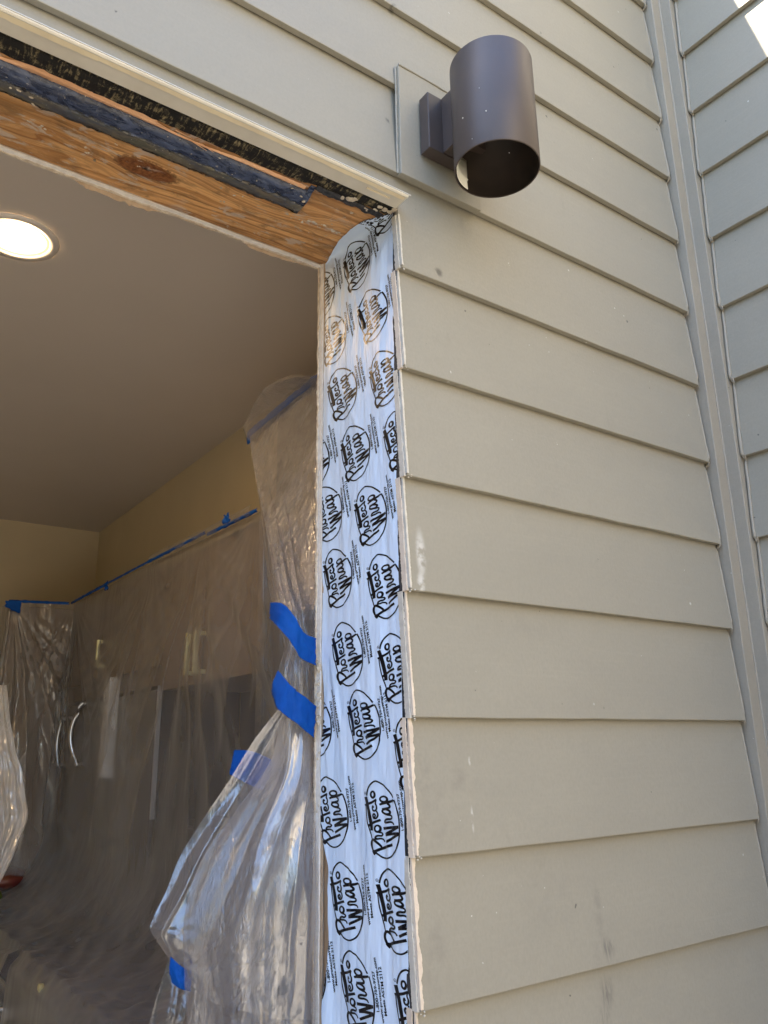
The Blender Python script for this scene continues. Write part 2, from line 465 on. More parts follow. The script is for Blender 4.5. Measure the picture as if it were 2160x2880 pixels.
LIPS = [-0.356683, -0.178188, 0.000502, 0.178518, 0.352968, 0.532029, 0.711322, 0.891162, 1.075587, 1.251447, 1.422457, 1.596190, 1.778696]
LIPS = [LIPS[0] - .178 * k for k in range(6, 0, -1)] + LIPS + [LIPS[-1] + .178 * k for k in range(1, 4)]
XE = 0.8078
LFT = -3.0
TOPZ = 2.43

house = thing('house_wall', 'beige lap siding wall beside and above the stripped doorway', 'wall', (0.4, 0.0, GZ))
def board_face(z, zl): return 0.0125 * (z - zl) / 0.178
def siding_board(zl, zt, x0, x1, seed, parent, mat, extra=None):
    """one tilted lap board: front face from its lip up, with a slightly wavy lip and ends"""
    b = MB()
    def piece(xa, xb, za, zb, lip):
        n = max(2, int((xb - xa) / .04))
        vs = []
        for i in range(n + 1):
            x = lerp(xa, xb, i / n)
            w = .0009 * nz(x * 9, seed * 3.1) + .0006 * nz(x * 40, seed) if lip else 0
            d = .0007 * nz(x * 5, seed * 7.7)
            ya, yb = board_face(za, zl) + d, board_face(zb, zl)
            ch = .0012 if lip else 0
            vs += [(x, ya + ch * .5, za + w), (x, ya, za + w + ch), (x, yb, zb), (x, yb + .0105, zb), (x, ya + .0105, za + w)]
        m = 5
        fs = []
        for i in range(n):
            for k in range(m):
                fs.append((i * m + k, (i + 1) * m + k, (i + 1) * m + (k + 1) % m, i * m + (k + 1) % m))
        fs.append(tuple(range(m))); fs.append(tuple(range(n * m, n * m + m))[::-1])
        b.add(vs, fs)
    piece(x0, x1, zl, zt, True)
    if extra: piece(extra[0], extra[1], extra[2], zt, False)
    return b.build('siding_board', mat, parent)
CAPZ = 0.838
for i, zl in enumerate(LIPS[:-1]):
    zt = LIPS[i + 1] + .022
    if zl < .70: siding_board(zl, zt, 0.0, XE, i, house, M_siding)
    elif zl < .8: siding_board(zl, zt, 0.0, XE, i, house, M_siding, extra=(LFT, 0.0, CAPZ))
    else: siding_board(zl, zt, LFT, XE, i, house, M_siding)
for i, zl in enumerate(LIPS[:-1]):
    if zl < .8: siding_board(zl, LIPS[i + 1] + .022, LFT, -2.15, i + 40, house, M_siding)
# sheathing behind the boards (set back from the lips), left of, right of and above the opening
b = MB()
b.box((0.0, .024, GZ), (XE + .3, .033, TOPZ)); b.box((LFT, .024, .842), (-.0, .033, TOPZ)); b.box((LFT, .024, GZ), (-2.1, .033, .842))
b.build('sheathing', M_felt, house)
b = MB()
b.box((.006, .033, GZ), (XE + .3, .258, TOPZ)); b.box((LFT, .033, .90), (.006, .258, TOPZ)); b.box((LFT, .033, GZ), (-2.1, .258, .90))
b.build('wall_core', M_gyp, house)

# roof and far walls close the house over the room, and cast the shade
b = MB(); b.box((LFT - .2, .02, TOPZ), (6, 6.2, TOPZ + .12))
tag(b.build('roof', M_roof), 'flat dark shingle roof slab over the house', 'roof')

# unseen sunlit house, added to throw warm light on the siding wall
nb = thing('added_house', 'unseen pale tan house added behind the camera to brighten the wall', 'house', (0, -8, GZ))
M_nbw = plain('added_house_paint', (.78, .70, .56), None, 2, .8)
M_nbr = plain('added_house_tile', (.80, .70, .54), (.74, .64, .49), 3, .8)
b = MB(); b.box((-.6, -14, GZ), (14, -4.1, GZ + 2.5)); b.build('wall', M_nbw, nb)
b = MB(); b.prism([(-3.7, GZ + 2.3), (-9.2, GZ + 7.8), (-14.7, GZ + 2.3), (-14.7, GZ + 2.2), (-3.7, GZ + 2.2)], 0, -1.0, 14.5); b.build('roof', M_nbr, nb)

# unseen hedgerow, added to hold back sky light from the left
b = MB()
def added_hedge_fn(u, v):
    y = lerp(-11, 1.0, u); a = v * math.pi
    return (-5.6 - 1.1 * math.cos(a) * (1 if v < .5 else 1) + .35 * fz(y * 1.3, v * 5, 2) + .14 * nz(y * 7, v * 22, 1), y, GZ + 3.5 * math.sin(a) ** .45 + .3 * nz(y * 1.7, v * 3, 5) + .12 * nz(y * 9, v * 17, 3))
b.grid(added_hedge_fn, 120, 50)
tag(b.build('added_hedge', plain('added_hedge_leaf', (.045, .075, .025), (.025, .045, .015), 14, .8, (60, 1, .02))), 'unseen dark green hedgerow added at the left to dim sky light', 'added_hedge')

# return wall on the right
X2 = 0.859
ret = thing('return_wall', 'grey-looking lap siding wall running off to the right corner', 'wall', (X2, -1.5, GZ))
zs2 = [0.5416 + .1782 * k for k in range(-12, 13)]
def siding_board2(zl, zt, seed):
    b = MB(); m = 5; vs = []; fs = []
    y0, y1 = -0.047, -4.2
    n = 60
    for i in range(n + 1):
        y = lerp(y0, y1, i / n)
        w = .0009 * nz(y * 9, seed * 3.1) + .0006 * nz(y * 40, seed)
        d = .0007 * nz(y * 5, seed * 7.7)
        xa = X2 + d; xb = X2 + .0125 * (zt - zl) / .178
        vs += [(xa + .0006, y, zl + w), (xa, y, zl + w + .0012), (xb, y, zt), (xb + .0105, y, zt), (xa + .0105, y, zl + w)]
    for i in range(n):
        for k in range(m): fs.append((i * m + k, i * m + (k + 1) % m, (i + 1) * m + (k + 1) % m, (i + 1) * m + k))
    fs.append(tuple(range(m))[::-1]); fs.append(tuple(range(n * m, n * m + m)))
    b.add(vs, fs)
    return b.build('siding_board', M_siding2, ret)
for k, zl in enumerate(zs2):
    siding_board2(zl, zl + .178 + .022, k + 70)
b = MB(); b.box((X2 + .024, -4.2, GZ), (X2 + .25, .02, 2.9))
b.build('wall_core', M_gyp, ret)

# inside corner trim: two boards, proud of the siding
trim = thing('corner_trim', 'narrow painted trim boards in the inside corner between both walls', 'trim', (.84, -.02, GZ))
b = MB(); b.box((.8145, -.012, GZ), (.8475, .022, 2.4)); b.build('trim_board', M_trim, trim, bevel=.0015)
b = MB(); b.box((.8475, -.0405, GZ), (.875, .0, 2.4)); b.build('trim_board', M_trim, trim, bevel=.0015)
def bead(name, mat, parent, fn, z0, z1, n, w, seed, rough=.35, kind=None):
    """ragged vertical bead: fn(z)->(x,y) centre, w half-width"""
    b = MB(); pts = []; rs = []
    for i in range(n + 1):
        z = lerp(z0, z1, i / n); x, y = fn(z)
        pts.append((x + w * .25 * nz(z * 30, seed), y + w * .25 * nz(z * 30, seed + 5), z)); rs.append(w * (1 + rough * nz(z * 60, seed + 9) + rough * .7 * nz(z * 170, seed + 2)))
    b.tube(pts, rs, 6)
    return b.build(name, mat, parent, kind=kind)
bead('caulk_bead', M_trim, trim, lambda z: (.8475, -.0125), -1.4, 2.35, 300, .0022, 3)
def yb2(z):
    k = (z - .5416) / .1782; f = k - math.floor(k)
    return X2 + .0125 * f
bead('caulk_bead', M_trim, trim, lambda z: (yb2(z) - .001, -.0445), -1.4, 2.35, 420, .0036, 11)
def yb1(z):
    for a, c in zip(LIPS, LIPS[1:]):
        if a <= z < c: return board_face(z, a)
    return .005
bead('caulk_bead', M_trim, trim, lambda z: (XE + .0005, yb1(z) + .001), -1.2, 2.2, 420, .0026, 21)
# paint drips where each lip meets the trim
b = MB()
for k, zl in enumerate(zs2):
    for q in range(2):
        b.tube([(X2 - .001, -.047 - .003 * q, zl + .002), (X2 + .001, -.047 - .004 * q, zl - .004 - .006 * random.random())], [.0025, .0012], 6)
for zl in LIPS:
    b.tube([(XE - .004, .000, zl + .001), (XE - .004 + .004 * random.random(), .003, zl - .004 - .005 * random.random())], [.0022, .001], 6)
b.build('paint_drip', M_trim, trim, kind='stuff')

# mounting board under the lamp
mount = thing('mounting_board', 'flat painted board let into the siding behind the black lamp', 'mounting board', (.09, -.01, .89))
b = MB()
b.prism([(-.003, 1.1135), (.1085, 1.1125), (.176, 1.0775), (.176, .8865), (-.003, .8865)], 1, -.0085, .004)
b.build('board', M_siding, mount, bevel=.0012)
bead('caulk_bead', M_siding, mount, lambda z: (-.0045, -.001), .889, 1.112, 60, .0020, 31)
b = MB(); b.tube([(-.003 + .02 * k, -.0085 + .001 * nz(k * 3), 1.113 + .0018 * nz(k * 7.3)) for k in range(6)] + [(.1085 + .0112 * k, -.0085, 1.1125 - .0058 * k) for k in range(7)], [.0026 + .0012 * nz(k * 5.1) for k in range(13)], 6)
b.build('caulk_bead', M_siding, mount)

# ------------------------------------------------------------------ wall lamp
lamp = thing('wall_lamp', 'dark bronze cylinder wall lamp, unlit, open at its lower end', 'wall lamp', (.097, -.012, .996))
LC = (.0972, -.1325); LR = .0690
b = MB(); b.box((.0375, -.0365, .938), (.1545, -.0122, 1.0545)); b.build('backplate', M_bronze, lamp, bevel=.0015)
b = MB(); b.box((.0675, LC[1] + .05, .940), (.1255, -.0367, 1.0535)); b.build('neck', M_bronze, lamp, bevel=.001)
ZB, ZT = .853, 1.056
b = MB()
b.lathe([(LR - .0022, 0.0), (LR - .0006, -.0004), (LR, .0008), (LR, ZT - ZB - .0015), (LR - .0012, ZT - ZB), (0.0005, ZT - ZB)], (*LC, ZB), 96)
shade = b.build('shade', M_bronze, lamp)
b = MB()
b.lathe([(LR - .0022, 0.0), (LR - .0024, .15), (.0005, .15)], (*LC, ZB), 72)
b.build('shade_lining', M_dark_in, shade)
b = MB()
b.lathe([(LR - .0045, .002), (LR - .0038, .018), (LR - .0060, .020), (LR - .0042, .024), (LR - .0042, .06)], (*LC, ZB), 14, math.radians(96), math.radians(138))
b.build('light_patch_shell', M_light_patch, lamp, solid=.001)  # white shell shaped as the bright patch of light on the tube's inner wall
b = MB(); b.tube([(.118, -.026, .9385), (.118, -.026, .9362)], .0028, 12); b.tube([(.118, -.026, .9363), (.118, -.026, .9356)], .0014, 8)
b.build('screw', M_screw, lamp)
b = MB()
for (px, py, r) in ((1000, 255, .0013), (1050, 240, .0014), (1020, 300, .0007), (1035, 190, .0006), (1100, 330, .0006)):
    d = ad(px, py, 1, -.2) - CAM; d.normalize(); q2 = V((LC[0] - CAM.x, LC[1] - CAM.y)); dd = V((d.x, d.y)); k = dd.length; dd /= k
    tca = q2.dot(dd); m2 = q2.length_squared - tca * tca
    if m2 < LR * LR: crumb(b, CAM + d * ((tca - math.sqrt(LR * LR - m2)) / k), r, 1, px)
b.build('paint_specks', M_gyp, lamp, kind='stuff')

# ------------------------------------------------------------------ door opening: header
def beam_z(y): return lerp(.828, .8495, (y - .03) / .216)
K = ad(316, 366, 2, .84)
M_beam = beam_material(K.x, K.y)
XL = -2.1
beam = thing('header_beam', 'orange-brown timber header with a big knot over the doorway', 'timber beam', (-.6, .14, .84))
b = MB()
def beam_fn(u, v):
    x = lerp(XL, .02, u); y = lerp(.034, .2465, v)
    z = beam_z(y) + .0012 * nz(x * 6, y * 30) + .0006 * nz(x * 20, y * 120)
    d = math.hypot((x - K.x) * .45, y - K.y)
    z += -.0025 * sstep(.03, .018, d) + .003 * sstep(.006, .002, d)
    return (x, y, z)
b.grid(beam_fn, 420, 60)
n = len(b.v)
b.add([(XL, .034, .90), (.02, .034, .90), (.02, .2465, .90), (XL, .2465, .90), (XL, .034, .828), (.02, .034, .828), (.02, .2465, .8495), (XL, .2465, .8495)],
      [(0, 1, 2, 3), (0, 4, 5, 1), (3, 2, 6, 7)])
b.build('timber', M_beam, beam)
# crumbs of plaster stuck on the underside
b = MB()
pts = [(625, 465, 6), (654, 478, 5), (678, 478, 6), (690, 495, 5), (700, 490, 5), (715, 478, 4), (720, 502, 5), (733, 505, 4), (642, 492, 3), (745, 515, 4), (590, 425, 4), (480, 440, 3), (90, 278, 4), (560, 445, 2), (200, 345, 2),
       (760, 452, 3), (705, 512, 4), (725, 520, 3), (668, 505, 3), (612, 440, 2), (690, 520, 3)]
for i, (px, py, r) in enumerate(pts):
    p = ad(px, py, 2, .838); p.z = beam_z(p.y) - .0008
    for q in range(3):
        crumb(b, p + Vector((random.uniform(-1, 1) * r * .0014, random.uniform(-1, 1) * r * .0009, .0006)), r * .0007 * random.uniform(.25, 1.0), .3, i * 3 + q)
b.build('plaster_crumbs', M_crumb, beam, kind='stuff')
b = MB()
nl = ad(205, 352, 2, .838); b.tube([(nl.x, nl.y, beam_z(nl.y) + .004), (nl.x - .001, nl.y, beam_z(nl.y) - .0025)], .0022, 8)
nl = ad(625, 590 - 160 + 5, 2, .838); b.tube([(nl.x, nl.y, beam_z(nl.y) + .004), (nl.x - .001, nl.y, beam_z(nl.y) - .002)], .002, 8)
b.build('nail', M_screw, beam)

# drip cap
cap = thing('drip_cap', 'cream metal drip cap with peeling paint above the doorway', 'drip cap', (-.6, -.015, .83))
XC = -.0055
b = MB()
b.prism([(.006, .862), (.0045, .862), (.003, .838), (-.0285, .8295), (-.0305, .8268), (-.0305, .8240), (-.0280, .8222), (-.0265, .8222), (-.0262, .8238), (.0055, .8228), (.006, .8238)], 0, LFT + .8, XC)
b.build('cap_metal', M_white, cap)
b = MB(); b.prism([(-.0318, .8262), (-.0306, .8285), (-.0285, .8296), (-.0304, .8258)], 0, LFT + .8, XC + .004)
b.build('cap_lip', plain('cap_lip_paint', (.58, .56, .51), (.53, .51, .46), 30, .3), cap)
# peeling paint film hanging along the underside
b = MB()
n = 500
vs = []; fs = []
for i in range(n + 1):
    x = lerp(-1.2, XC - .004, i / n)
    wd = .0085 + .0025 * nz(x * 7, 1) + .0016 * nz(x * 33, 2) + .0008 * nz(x * 120, 4)
    if x > -.5: wd *= .8
    vs += [(x, -.0262, .8232), (x, -.0262, .8226), (x, -.0262 + wd, .8218 + .0006 * nz(x * 60, 8)), (x, -.0262 + wd, .8232)]
for i in range(n):
    for k in range(3): fs.append((i * 4 + k, (i + 1) * 4 + k, (i + 1) * 4 + k + 1, i * 4 + k + 1))
b.add(vs, fs); b.build('paint_flake', M_peel, cap)
b = MB(); b.box((-.075, -.012, .8216), (-.03, -.0092, .8229)); b.build('paint_flake', M_peel, cap)

# weathered sheathing edge under the cap
mold = MB(); n = 300; vs = []; fs = []
for i in range(n + 1):
    x = lerp(XL, -.002, i / n)
    e = lerp(.043, .0345, sstep(-.17, -.14, x)) + .004 * nz(x * 14) + .0022 * nz(x * 60) + .0012 * nz(x * 160)
    vs += [(x, .0062, .8255 + .0006 * nz(x * 50, 3)), (x, .016, .8285 + .0012 * nz(x * 40, 1)), (x, .024, .8262 + .001 * nz(x * 60, 2)), (x, e, .8275 + .001 * nz(x * 80, 6)), (x, e, .845), (x, .0062, .845)]
for i in range(n):
    for k in range(5): fs.append((i * 6 + k, (i + 1) * 6 + k, (i + 1) * 6 + k + 1, i * 6 + k + 1))
mold.add(vs, fs)
tag(mold.build('sheathing_edge', M_mold), 'mouldy black and tan sheathing edge tucked under the drip cap', 'sheathing edge')

# split bright strip of wood between sheathing and membrane
spl = MB(); n = 260; vs = []; fs = []
for i in range(n + 1):
    x = lerp(-1.3, -.153, i / n)
    u = (x + .62) / (.62 - .153)
    wd = .004
    if x > -.60: wd = lerp(.0165, .008, sstep(-.60, -.36, x)) * sstep(-.615, -.55, x) + .002
    if x > -.40: wd = lerp(.008, .0022, sstep(-.42, -.355, x))
    if x > -.32: wd = lerp(.0022, .0085, sstep(-.32, -.25, x))
    wd += .0008 * nz(x * 60) + .0005 * nz(x * 200)
    y1 = .0555
    vs += [(x, y1 - wd, .829 + .0008 * nz(x * 70, 2)), (x, y1 - wd * .4, .8265 + .001 * nz(x * 50, 5)), (x, y1, .8280), (x, y1, .838), (x, y1 - wd, .838)]
for i in range(n):
    for k in range(4): fs.append((i * 5 + k, (i + 1) * 5 + k, (i + 1) * 5 + k + 1, i * 5 + k + 1))
spl.add(vs, fs); spl.add(vs[-5:], [(0, 1, 2, 3, 4)])
for (x, dx, dy) in ((-.372, .028, -.004), (-.35, .03, .002), (-.40, .02, -.003), (-.33, .02, .001)):
    spl.tube([(x, .05 + dy, .827), (x + dx, .051 + dy * 1.6, .822 + random.uniform(-.003, .001))], [.0011, .0003], 5)
tag(spl.build('split_wood_strip', M_splinter), 'fresh orange strip of split wood above the black membrane', 'wood strip')

# bituminous membrane flap
memb = MB(); n = 520
prof = [(.0545, .8345), (.0552, .8262), (.0585, .8222), (.068, .8190), (.0795, .8172), (.0805, .8162), (.0925, .8175), (.1035, .8202), (.1075, .8232), (.1085, .8362)]
pn = []
for a, c in zip(prof, prof[1:]): pn += [(lerp(a[0], c[0], q / 3), lerp(a[1], c[1], q / 3)) for q in range(3)]
pn.append(prof[-1])
vs = []; fs = []; m = len(pn)
for i in range(n + 1):
    x = lerp(-1.6, -.1475, i / n)
    for k, (y, z) in enumerate(pn):
        e = (k / (m - 1))
        rag = .0034 * nz(x * 45, 3) + .0026 * nz(x * 130, 7) + .0014 * nz(x * 320, 5)
        yy = y + (rag if e > .8 else rag * .4) + .0012 * fz(x * 30, y * 90, 1)
        zz = z + .0013 * fz(x * 40, y * 140, 4) + .0008 * nz(x * 150, y * 400)
        vs.append((x, yy, zz))
for i in range(n):
    for k in range(m - 1): fs.append((i * m + k, (i + 1) * m + k, (i + 1) * m + k + 1, i * m + k + 1))
memb.add(vs, fs, True); memb.add(vs[-m:], [tuple(range(m))])
membo = thing('membrane_strip', 'blue-black tar membrane strip hanging along the timber header', 'membrane', (-.5, .08, .82))
memb.build('strip', M_memb, membo)
b = MB()
def tab_fn(u, v):
    y = lerp(.040, .108, v); x = lerp(-.1485, -.139, u) + .0016 * nz(y * 80, u)
    return (x, y, lerp(.829, .8185, sstep(0, .5, v)) + .0012 * nz(x * 200, y * 200) + (.0035 if v > .95 else 0))
b.grid(tab_fn, 8, 24); b.build('end_tab', M_memb, membo, solid=.002)
b = MB()
for (px, py, r) in ((40, 195, 3), (68, 212, 4), (72, 226, 3), (183, 318, 3), (188, 330, 3), (385, 288, 2), (505, 422, 3), (525, 425, 2), (632, 408, 2), (656, 436, 4), (475, 405, 3), (650, 425, 3), (640, 400, 2), (250, 312, 2), (300, 360, 2), (60, 262, 2), (20, 190, 3)):
    p = ad(px, py, 2, .816)
    for q in range(2): crumb(b, p + Vector((random.uniform(-1, 1) * .002, random.uniform(-1, 1) * .0012, 0)), r * .0006, .5, px + q)
b.build('paint_chips', M_crumb, membo, kind='stuff')
# torn felt and rotten edge between the membrane end and the jamb
b = MB()
def felt_fn(u, v):
    x = lerp(-.14, -.012, u)
    y = .033 + (.012 + .006 * nz(x * 40, 2) + .003 * nz(x * 130, 9)) * v
    return (x, y, .8262 + .002 * nz(x * 60, v * 3) - .002 * v * (nz(x * 50, 7)))
b.grid(felt_fn, 90, 6)
tag(b.build('torn_felt', M_felt, solid=.0012), 'torn black felt edge between membrane end and wrapped jamb', 'felt')
b = MB()
for (px, py, r) in ((755, 430, 7), (768, 433, 5), (742, 428, 4), (835, 455, 5), (845, 458, 5), (820, 447, 4), (850, 452, 5), (810, 455, 3), (790, 452, 3)):
    p = ad(px, py, 2, .826)
    for q in range(3): crumb(b, p + Vector((random.uniform(-1, 1) * .004, random.uniform(-1, 1) * .003, 0)), r * .0008, .5, px + q)
tag(b.build('plaster_lumps', M_crumb), 'broken cream plaster lumps at the doorway corner under the cap', 'plaster')

# ------------------------------------------------------------------ ragged drywall edges
def ragged(name, mat, parent, path, width, dirw, dirt, thick, seed, n=240, fringe=.35, kind=None, freq=1.0, tfun=None):
    """strip along path(t) (Vector), widening along dirw by a ragged width, thickness along dirt"""
    b = MB(); vs = []; fs = []
    for i in range(n + 1):
        t = i / n; p = path(t)
        wa = -width * fringe * (max(-.35, nz(t * 37 * freq, seed)) + .7 * nz(t * 110 * freq, seed + 3) + .35 * nz(t * 260 * freq, seed + 6))
        wb = width * (1 + fringe * (nz(t * 29 * freq, seed + 11) + .8 * nz(t * 120 * freq, seed + 15) + .5 * nz(t * 290 * freq, seed + 17)))
        th = thick * (1 + .25 * nz(t * 60, seed + 21)) * (tfun(t) if tfun else 1)
        d1 = dirw * wa; d2 = dirw * wb
        vs += [p + d1, p + d1 + dirt * th, p + d2 + dirt * th * (1 + .3 * nz(t * 90, seed + 30)), p + d2]
    for i in range(n):
        for k in range(4): fs.append((i * 4 + k, (i + 1) * 4 + k, (i + 1) * 4 + (k + 1) % 4, i * 4 + (k + 1) % 4))
    b.add(vs, fs); b.add(vs[:4], [(0, 1, 2, 3)]); b.add(vs[-4:], [(3, 2, 1, 0)])
    return b.build(name, mat, parent, kind=kind)
dw = thing('jamb_drywall', 'white cut drywall edge with paper fringe along the inner jamb', 'drywall', (0, .25, -.3))
jz0, jz1 = -1.45, .853
ragged('gypsum_core', M_gyp, dw, lambda t: V((-.001, .2425 + .0012 * nz(t * 9, 2), lerp(jz0, jz1, t))), .0135, V((0, 1, 0)), V((-1, 0, 0)), .0035, 5, 700, .045)
ragged('paper_fringe', M_cream2, dw, lambda t: V((-.0025, .2545 + .0010 * nz(t * 9, 2), lerp(jz0, jz1, t))), .0035, V((0, 1, 0)), V((-1, 0, 0)), .0042, 9, 900, .75, freq=3.0)
ragged('paper_fringe', M_paper, dw, lambda t: V((-.0008, .2375, lerp(jz0, jz1, t))), .0062, V((0, 1, 0)), V((-1, 0, 0)), .0018, 14, 700, .28, freq=1.5)
b = MB()
for (px, py, r) in ((686, 1432, 8), (690, 1440, 9), (692, 1470, 7), (690, 1500, 8), (684, 1546, 9), (690, 1552, 8), (678, 1550, 6), (688, 1530, 6), (690, 1750, 4), (683, 1630, 4)):
    p = ad(px, py, 1, .247); p.x = -.004
    for q in range(2):
        c = p + V((0, random.uniform(-1, 1) * .005, random.uniform(-1, 1) * .007)); crumb(b, c, r * .0006, 1.1, px + q * 7 + py)
b.build('broken_gypsum', M_crumb, dw, kind='stuff')
hd = thing('header_drywall', 'torn drywall edge hanging ragged along the inner header', 'drywall', (-.6, .25, .85))
ragged('gypsum_core', M_gyp, hd, lambda t: V((lerp(XL, 0, t), .2475, .8484 + .0012 * nz(t * 20, 2))), .0095, V((0, 1, 0)), V((0, 0, -1)), .002, 25, 700, .16, freq=.5)
ragged('paper_fringe', M_cream2, hd, lambda t: V((lerp(XL, 0, t), .2555, .8474 + .001 * nz(t * 20, 2))), .0045, V((0, 1, 0)), V((0, 0, -1)), .0022, 29, 900, .7, freq=.8)
def torn(t):
    x = lerp(XL, 0, t)
    return .15 + 1.0 * sstep(-.47, -.43, x) * sstep(-.30, -.36, x) + .8 * sstep(-.17, -.14, x) * sstep(-.03, -.08, x)
b = MB(); n = 500; vs = []; fs = []
for i in range(n + 1):
    t = i / n; x = lerp(XL, 0, t); h = torn(t) * (.008 + .006 * nz(x * 40, 5) + .007 * max(0, nz(x * 110, 8)) + .004 * nz(x * 300, 1))
    vs += [(x, .2592, .850), (x, .2602, .8465 - max(.0005, h)), (x, .2596, .850)]
for i in range(n):
    for k in range(2): fs.append((i * 3 + k, (i + 1) * 3 + k, (i + 1) * 3 + k + 1, i * 3 + k + 1))
b.add(vs, fs); b.build('torn_paper', M_paper, hd, label='brown torn paper tatters hanging below the edge')

# ------------------------------------------------------------------ jamb: stud, felt and printed flashing wrap
b = MB(); b.box((.004, .034, -1.5), (.0055, .242, .845)); st = tag(b.build('jamb_stud', M_stud), 'bare brown stud showing beside the white flashing wrap', 'stud')
ragged_f = ragged('felt_edge', M_felt, None, lambda t: V((.0005, .0135, lerp(-1.45, .822, t))), .0115, V((0, 1, 0)), V((-1, 0, 0)), .0022, 41, 700, .18)
tag(ragged_f, 'black felt paper edge between flashing wrap and siding ends', 'felt')

WY0, WY1 = .0215, .2395
def w_in(z):
    """inner edge of the wrap (it wanders over the stud)"""
    e = .2395 + .0015 * nz(z * 14, 6) + .0008 * nz(z * 60, 2)
    e -= .020 * sstep(-.15, -.22, z) * (1 - .5 * sstep(-.33, -.40, z)) * (1 + .35 * nz(z * 24, 9))
    e -= .006 * sstep(.10, .05, z) * sstep(-.05, .0, z)
    return e
def w_out(z): return .0215 + .0008 * nz(z * 12, 3) - .003 * sstep(.72, .80, z)
CREASE = [((.0905, -.055), (.140, .060), .0016, .0045), ((.060, .02), (.135, .03), .0010, .003), ((.17, -.1), (.20, .05), .0012, .006), ((.12, .45), (.20, .60), .0012, .006),
          ((.18, -.02), (.22, .12), .0016, .006), ((.05, -.3), (.07, -.1), .0008, .006), ((.15, -.33), (.165, -.15), .001, .005), ((.10, .62), (.16, .80), .0014, .006), ((.03, .0), (.10, -.035), .0009, .003)]
def w_h(y, z):
    h = .0035
    h += .0011 * (1 - 3 * abs(nz((y + z * .4) * 26, z * 7 - y * 12, 4))) * (.4 + nz(y * 9, z * 5, 8)) + .0030 * nz(y * 22 + 3, z * 3.2) + .0014 * nz(y * 60, z * 6 + 7) + .0007 * nz(y * 150, z * 22)
    h += .0050 * sstep(.185, .236, y) * (.4 + .6 * nz(z * 6, 11))
    for (a, c, am, wd) in CREASE:
        ay, az = a; cy, cz = c
        L2 = (cy - ay) ** 2 + (cz - az) ** 2
        t = max(0, min(1, ((y - ay) * (cy - ay) + (z - az) * (cz - az)) / L2))
        d = math.hypot(y - ay - t * (cy - ay), z - az - t * (cz - az))
        h += am * math.exp(-(d / wd) ** 2) * (1 - (2 * t - 1) ** 4)
    return max(h, .0012)
WZ0, WZ1 = -.56, .875
NWY, NWZ = 120, 640
def w_pt(v, s):
    """v across (0 outer..1 inner), s up the jamb; near the top the film bends on to the beam"""
    z = s
    y = lerp(w_out(z), w_in(z), v)
    top = beam_z(y) - .0022
    x = .002 - w_h(y, z)
    arc = .8 * math.sin(math.pi * min(1, max(0, (v - .02) / .96)) ** .8) ** 1.1
    k = s - (top - .014)
    if k > 0:
        r = .014
        ang = min(k / r, math.pi / 2)
        x -= arc * r * (1 - math.cos(ang)) * 1.0
        z = top - .014 + r * math.sin(ang)
        if k > r * math.pi / 2:
            ex = min(k - r * math.pi / 2, .022 * arc)
            x -= ex
    return V((x, y, z))
rows = []
for j in range(NWZ + 1):
    s = lerp(WZ0, WZ1, j / NWZ)
    rows.append([w_pt(i / NWY, s) for i in range(NWY + 1)])
wrap = thing('flashing_wrap', 'white printed flashing wrap stuck over the door jamb', 'flashing wrap', (0, .13, -.3))
b = MB()
w_ = NWY + 1
b.add([p for r in rows for p in r], [(j * w_ + i, (j + 1) * w_ + i, (j + 1) * w_ + i + 1, j * w_ + i + 1) for j in range(NWZ) for i in range(NWY)], True)
b.build('film', M_wrap, wrap)
def on_wrap(y, z, lift):
    s = z
    ya, yb = w_out(z), w_in(z)
    v = (y - ya) / (yb - ya)
    if v < -.004 or v > 1.004 or s < WZ0 or s > WZ1 - .004: return None
    v = max(0, min(.9999, v))
    fi = v * NWY; fj = (s - WZ0) / (WZ1 - WZ0) * NWZ
    i = min(int(fi), NWY - 1); j = min(int(fj), NWZ - 1); fi -= i; fj -= j
    a, c, d, e = rows[j][i], rows[j][i + 1], rows[j + 1][i], rows[j + 1][i + 1]
    p = a.lerp(c, fi).lerp(d.lerp(e, fi), fj)
    nrm = (d - a).cross(c - a)
    if nrm.length == 0: return None
    nrm.normalize()
    if nrm.x > 0 or (abs(nrm.x) < .2 and nrm.z > 0): nrm = -nrm
    return p + nrm * lift

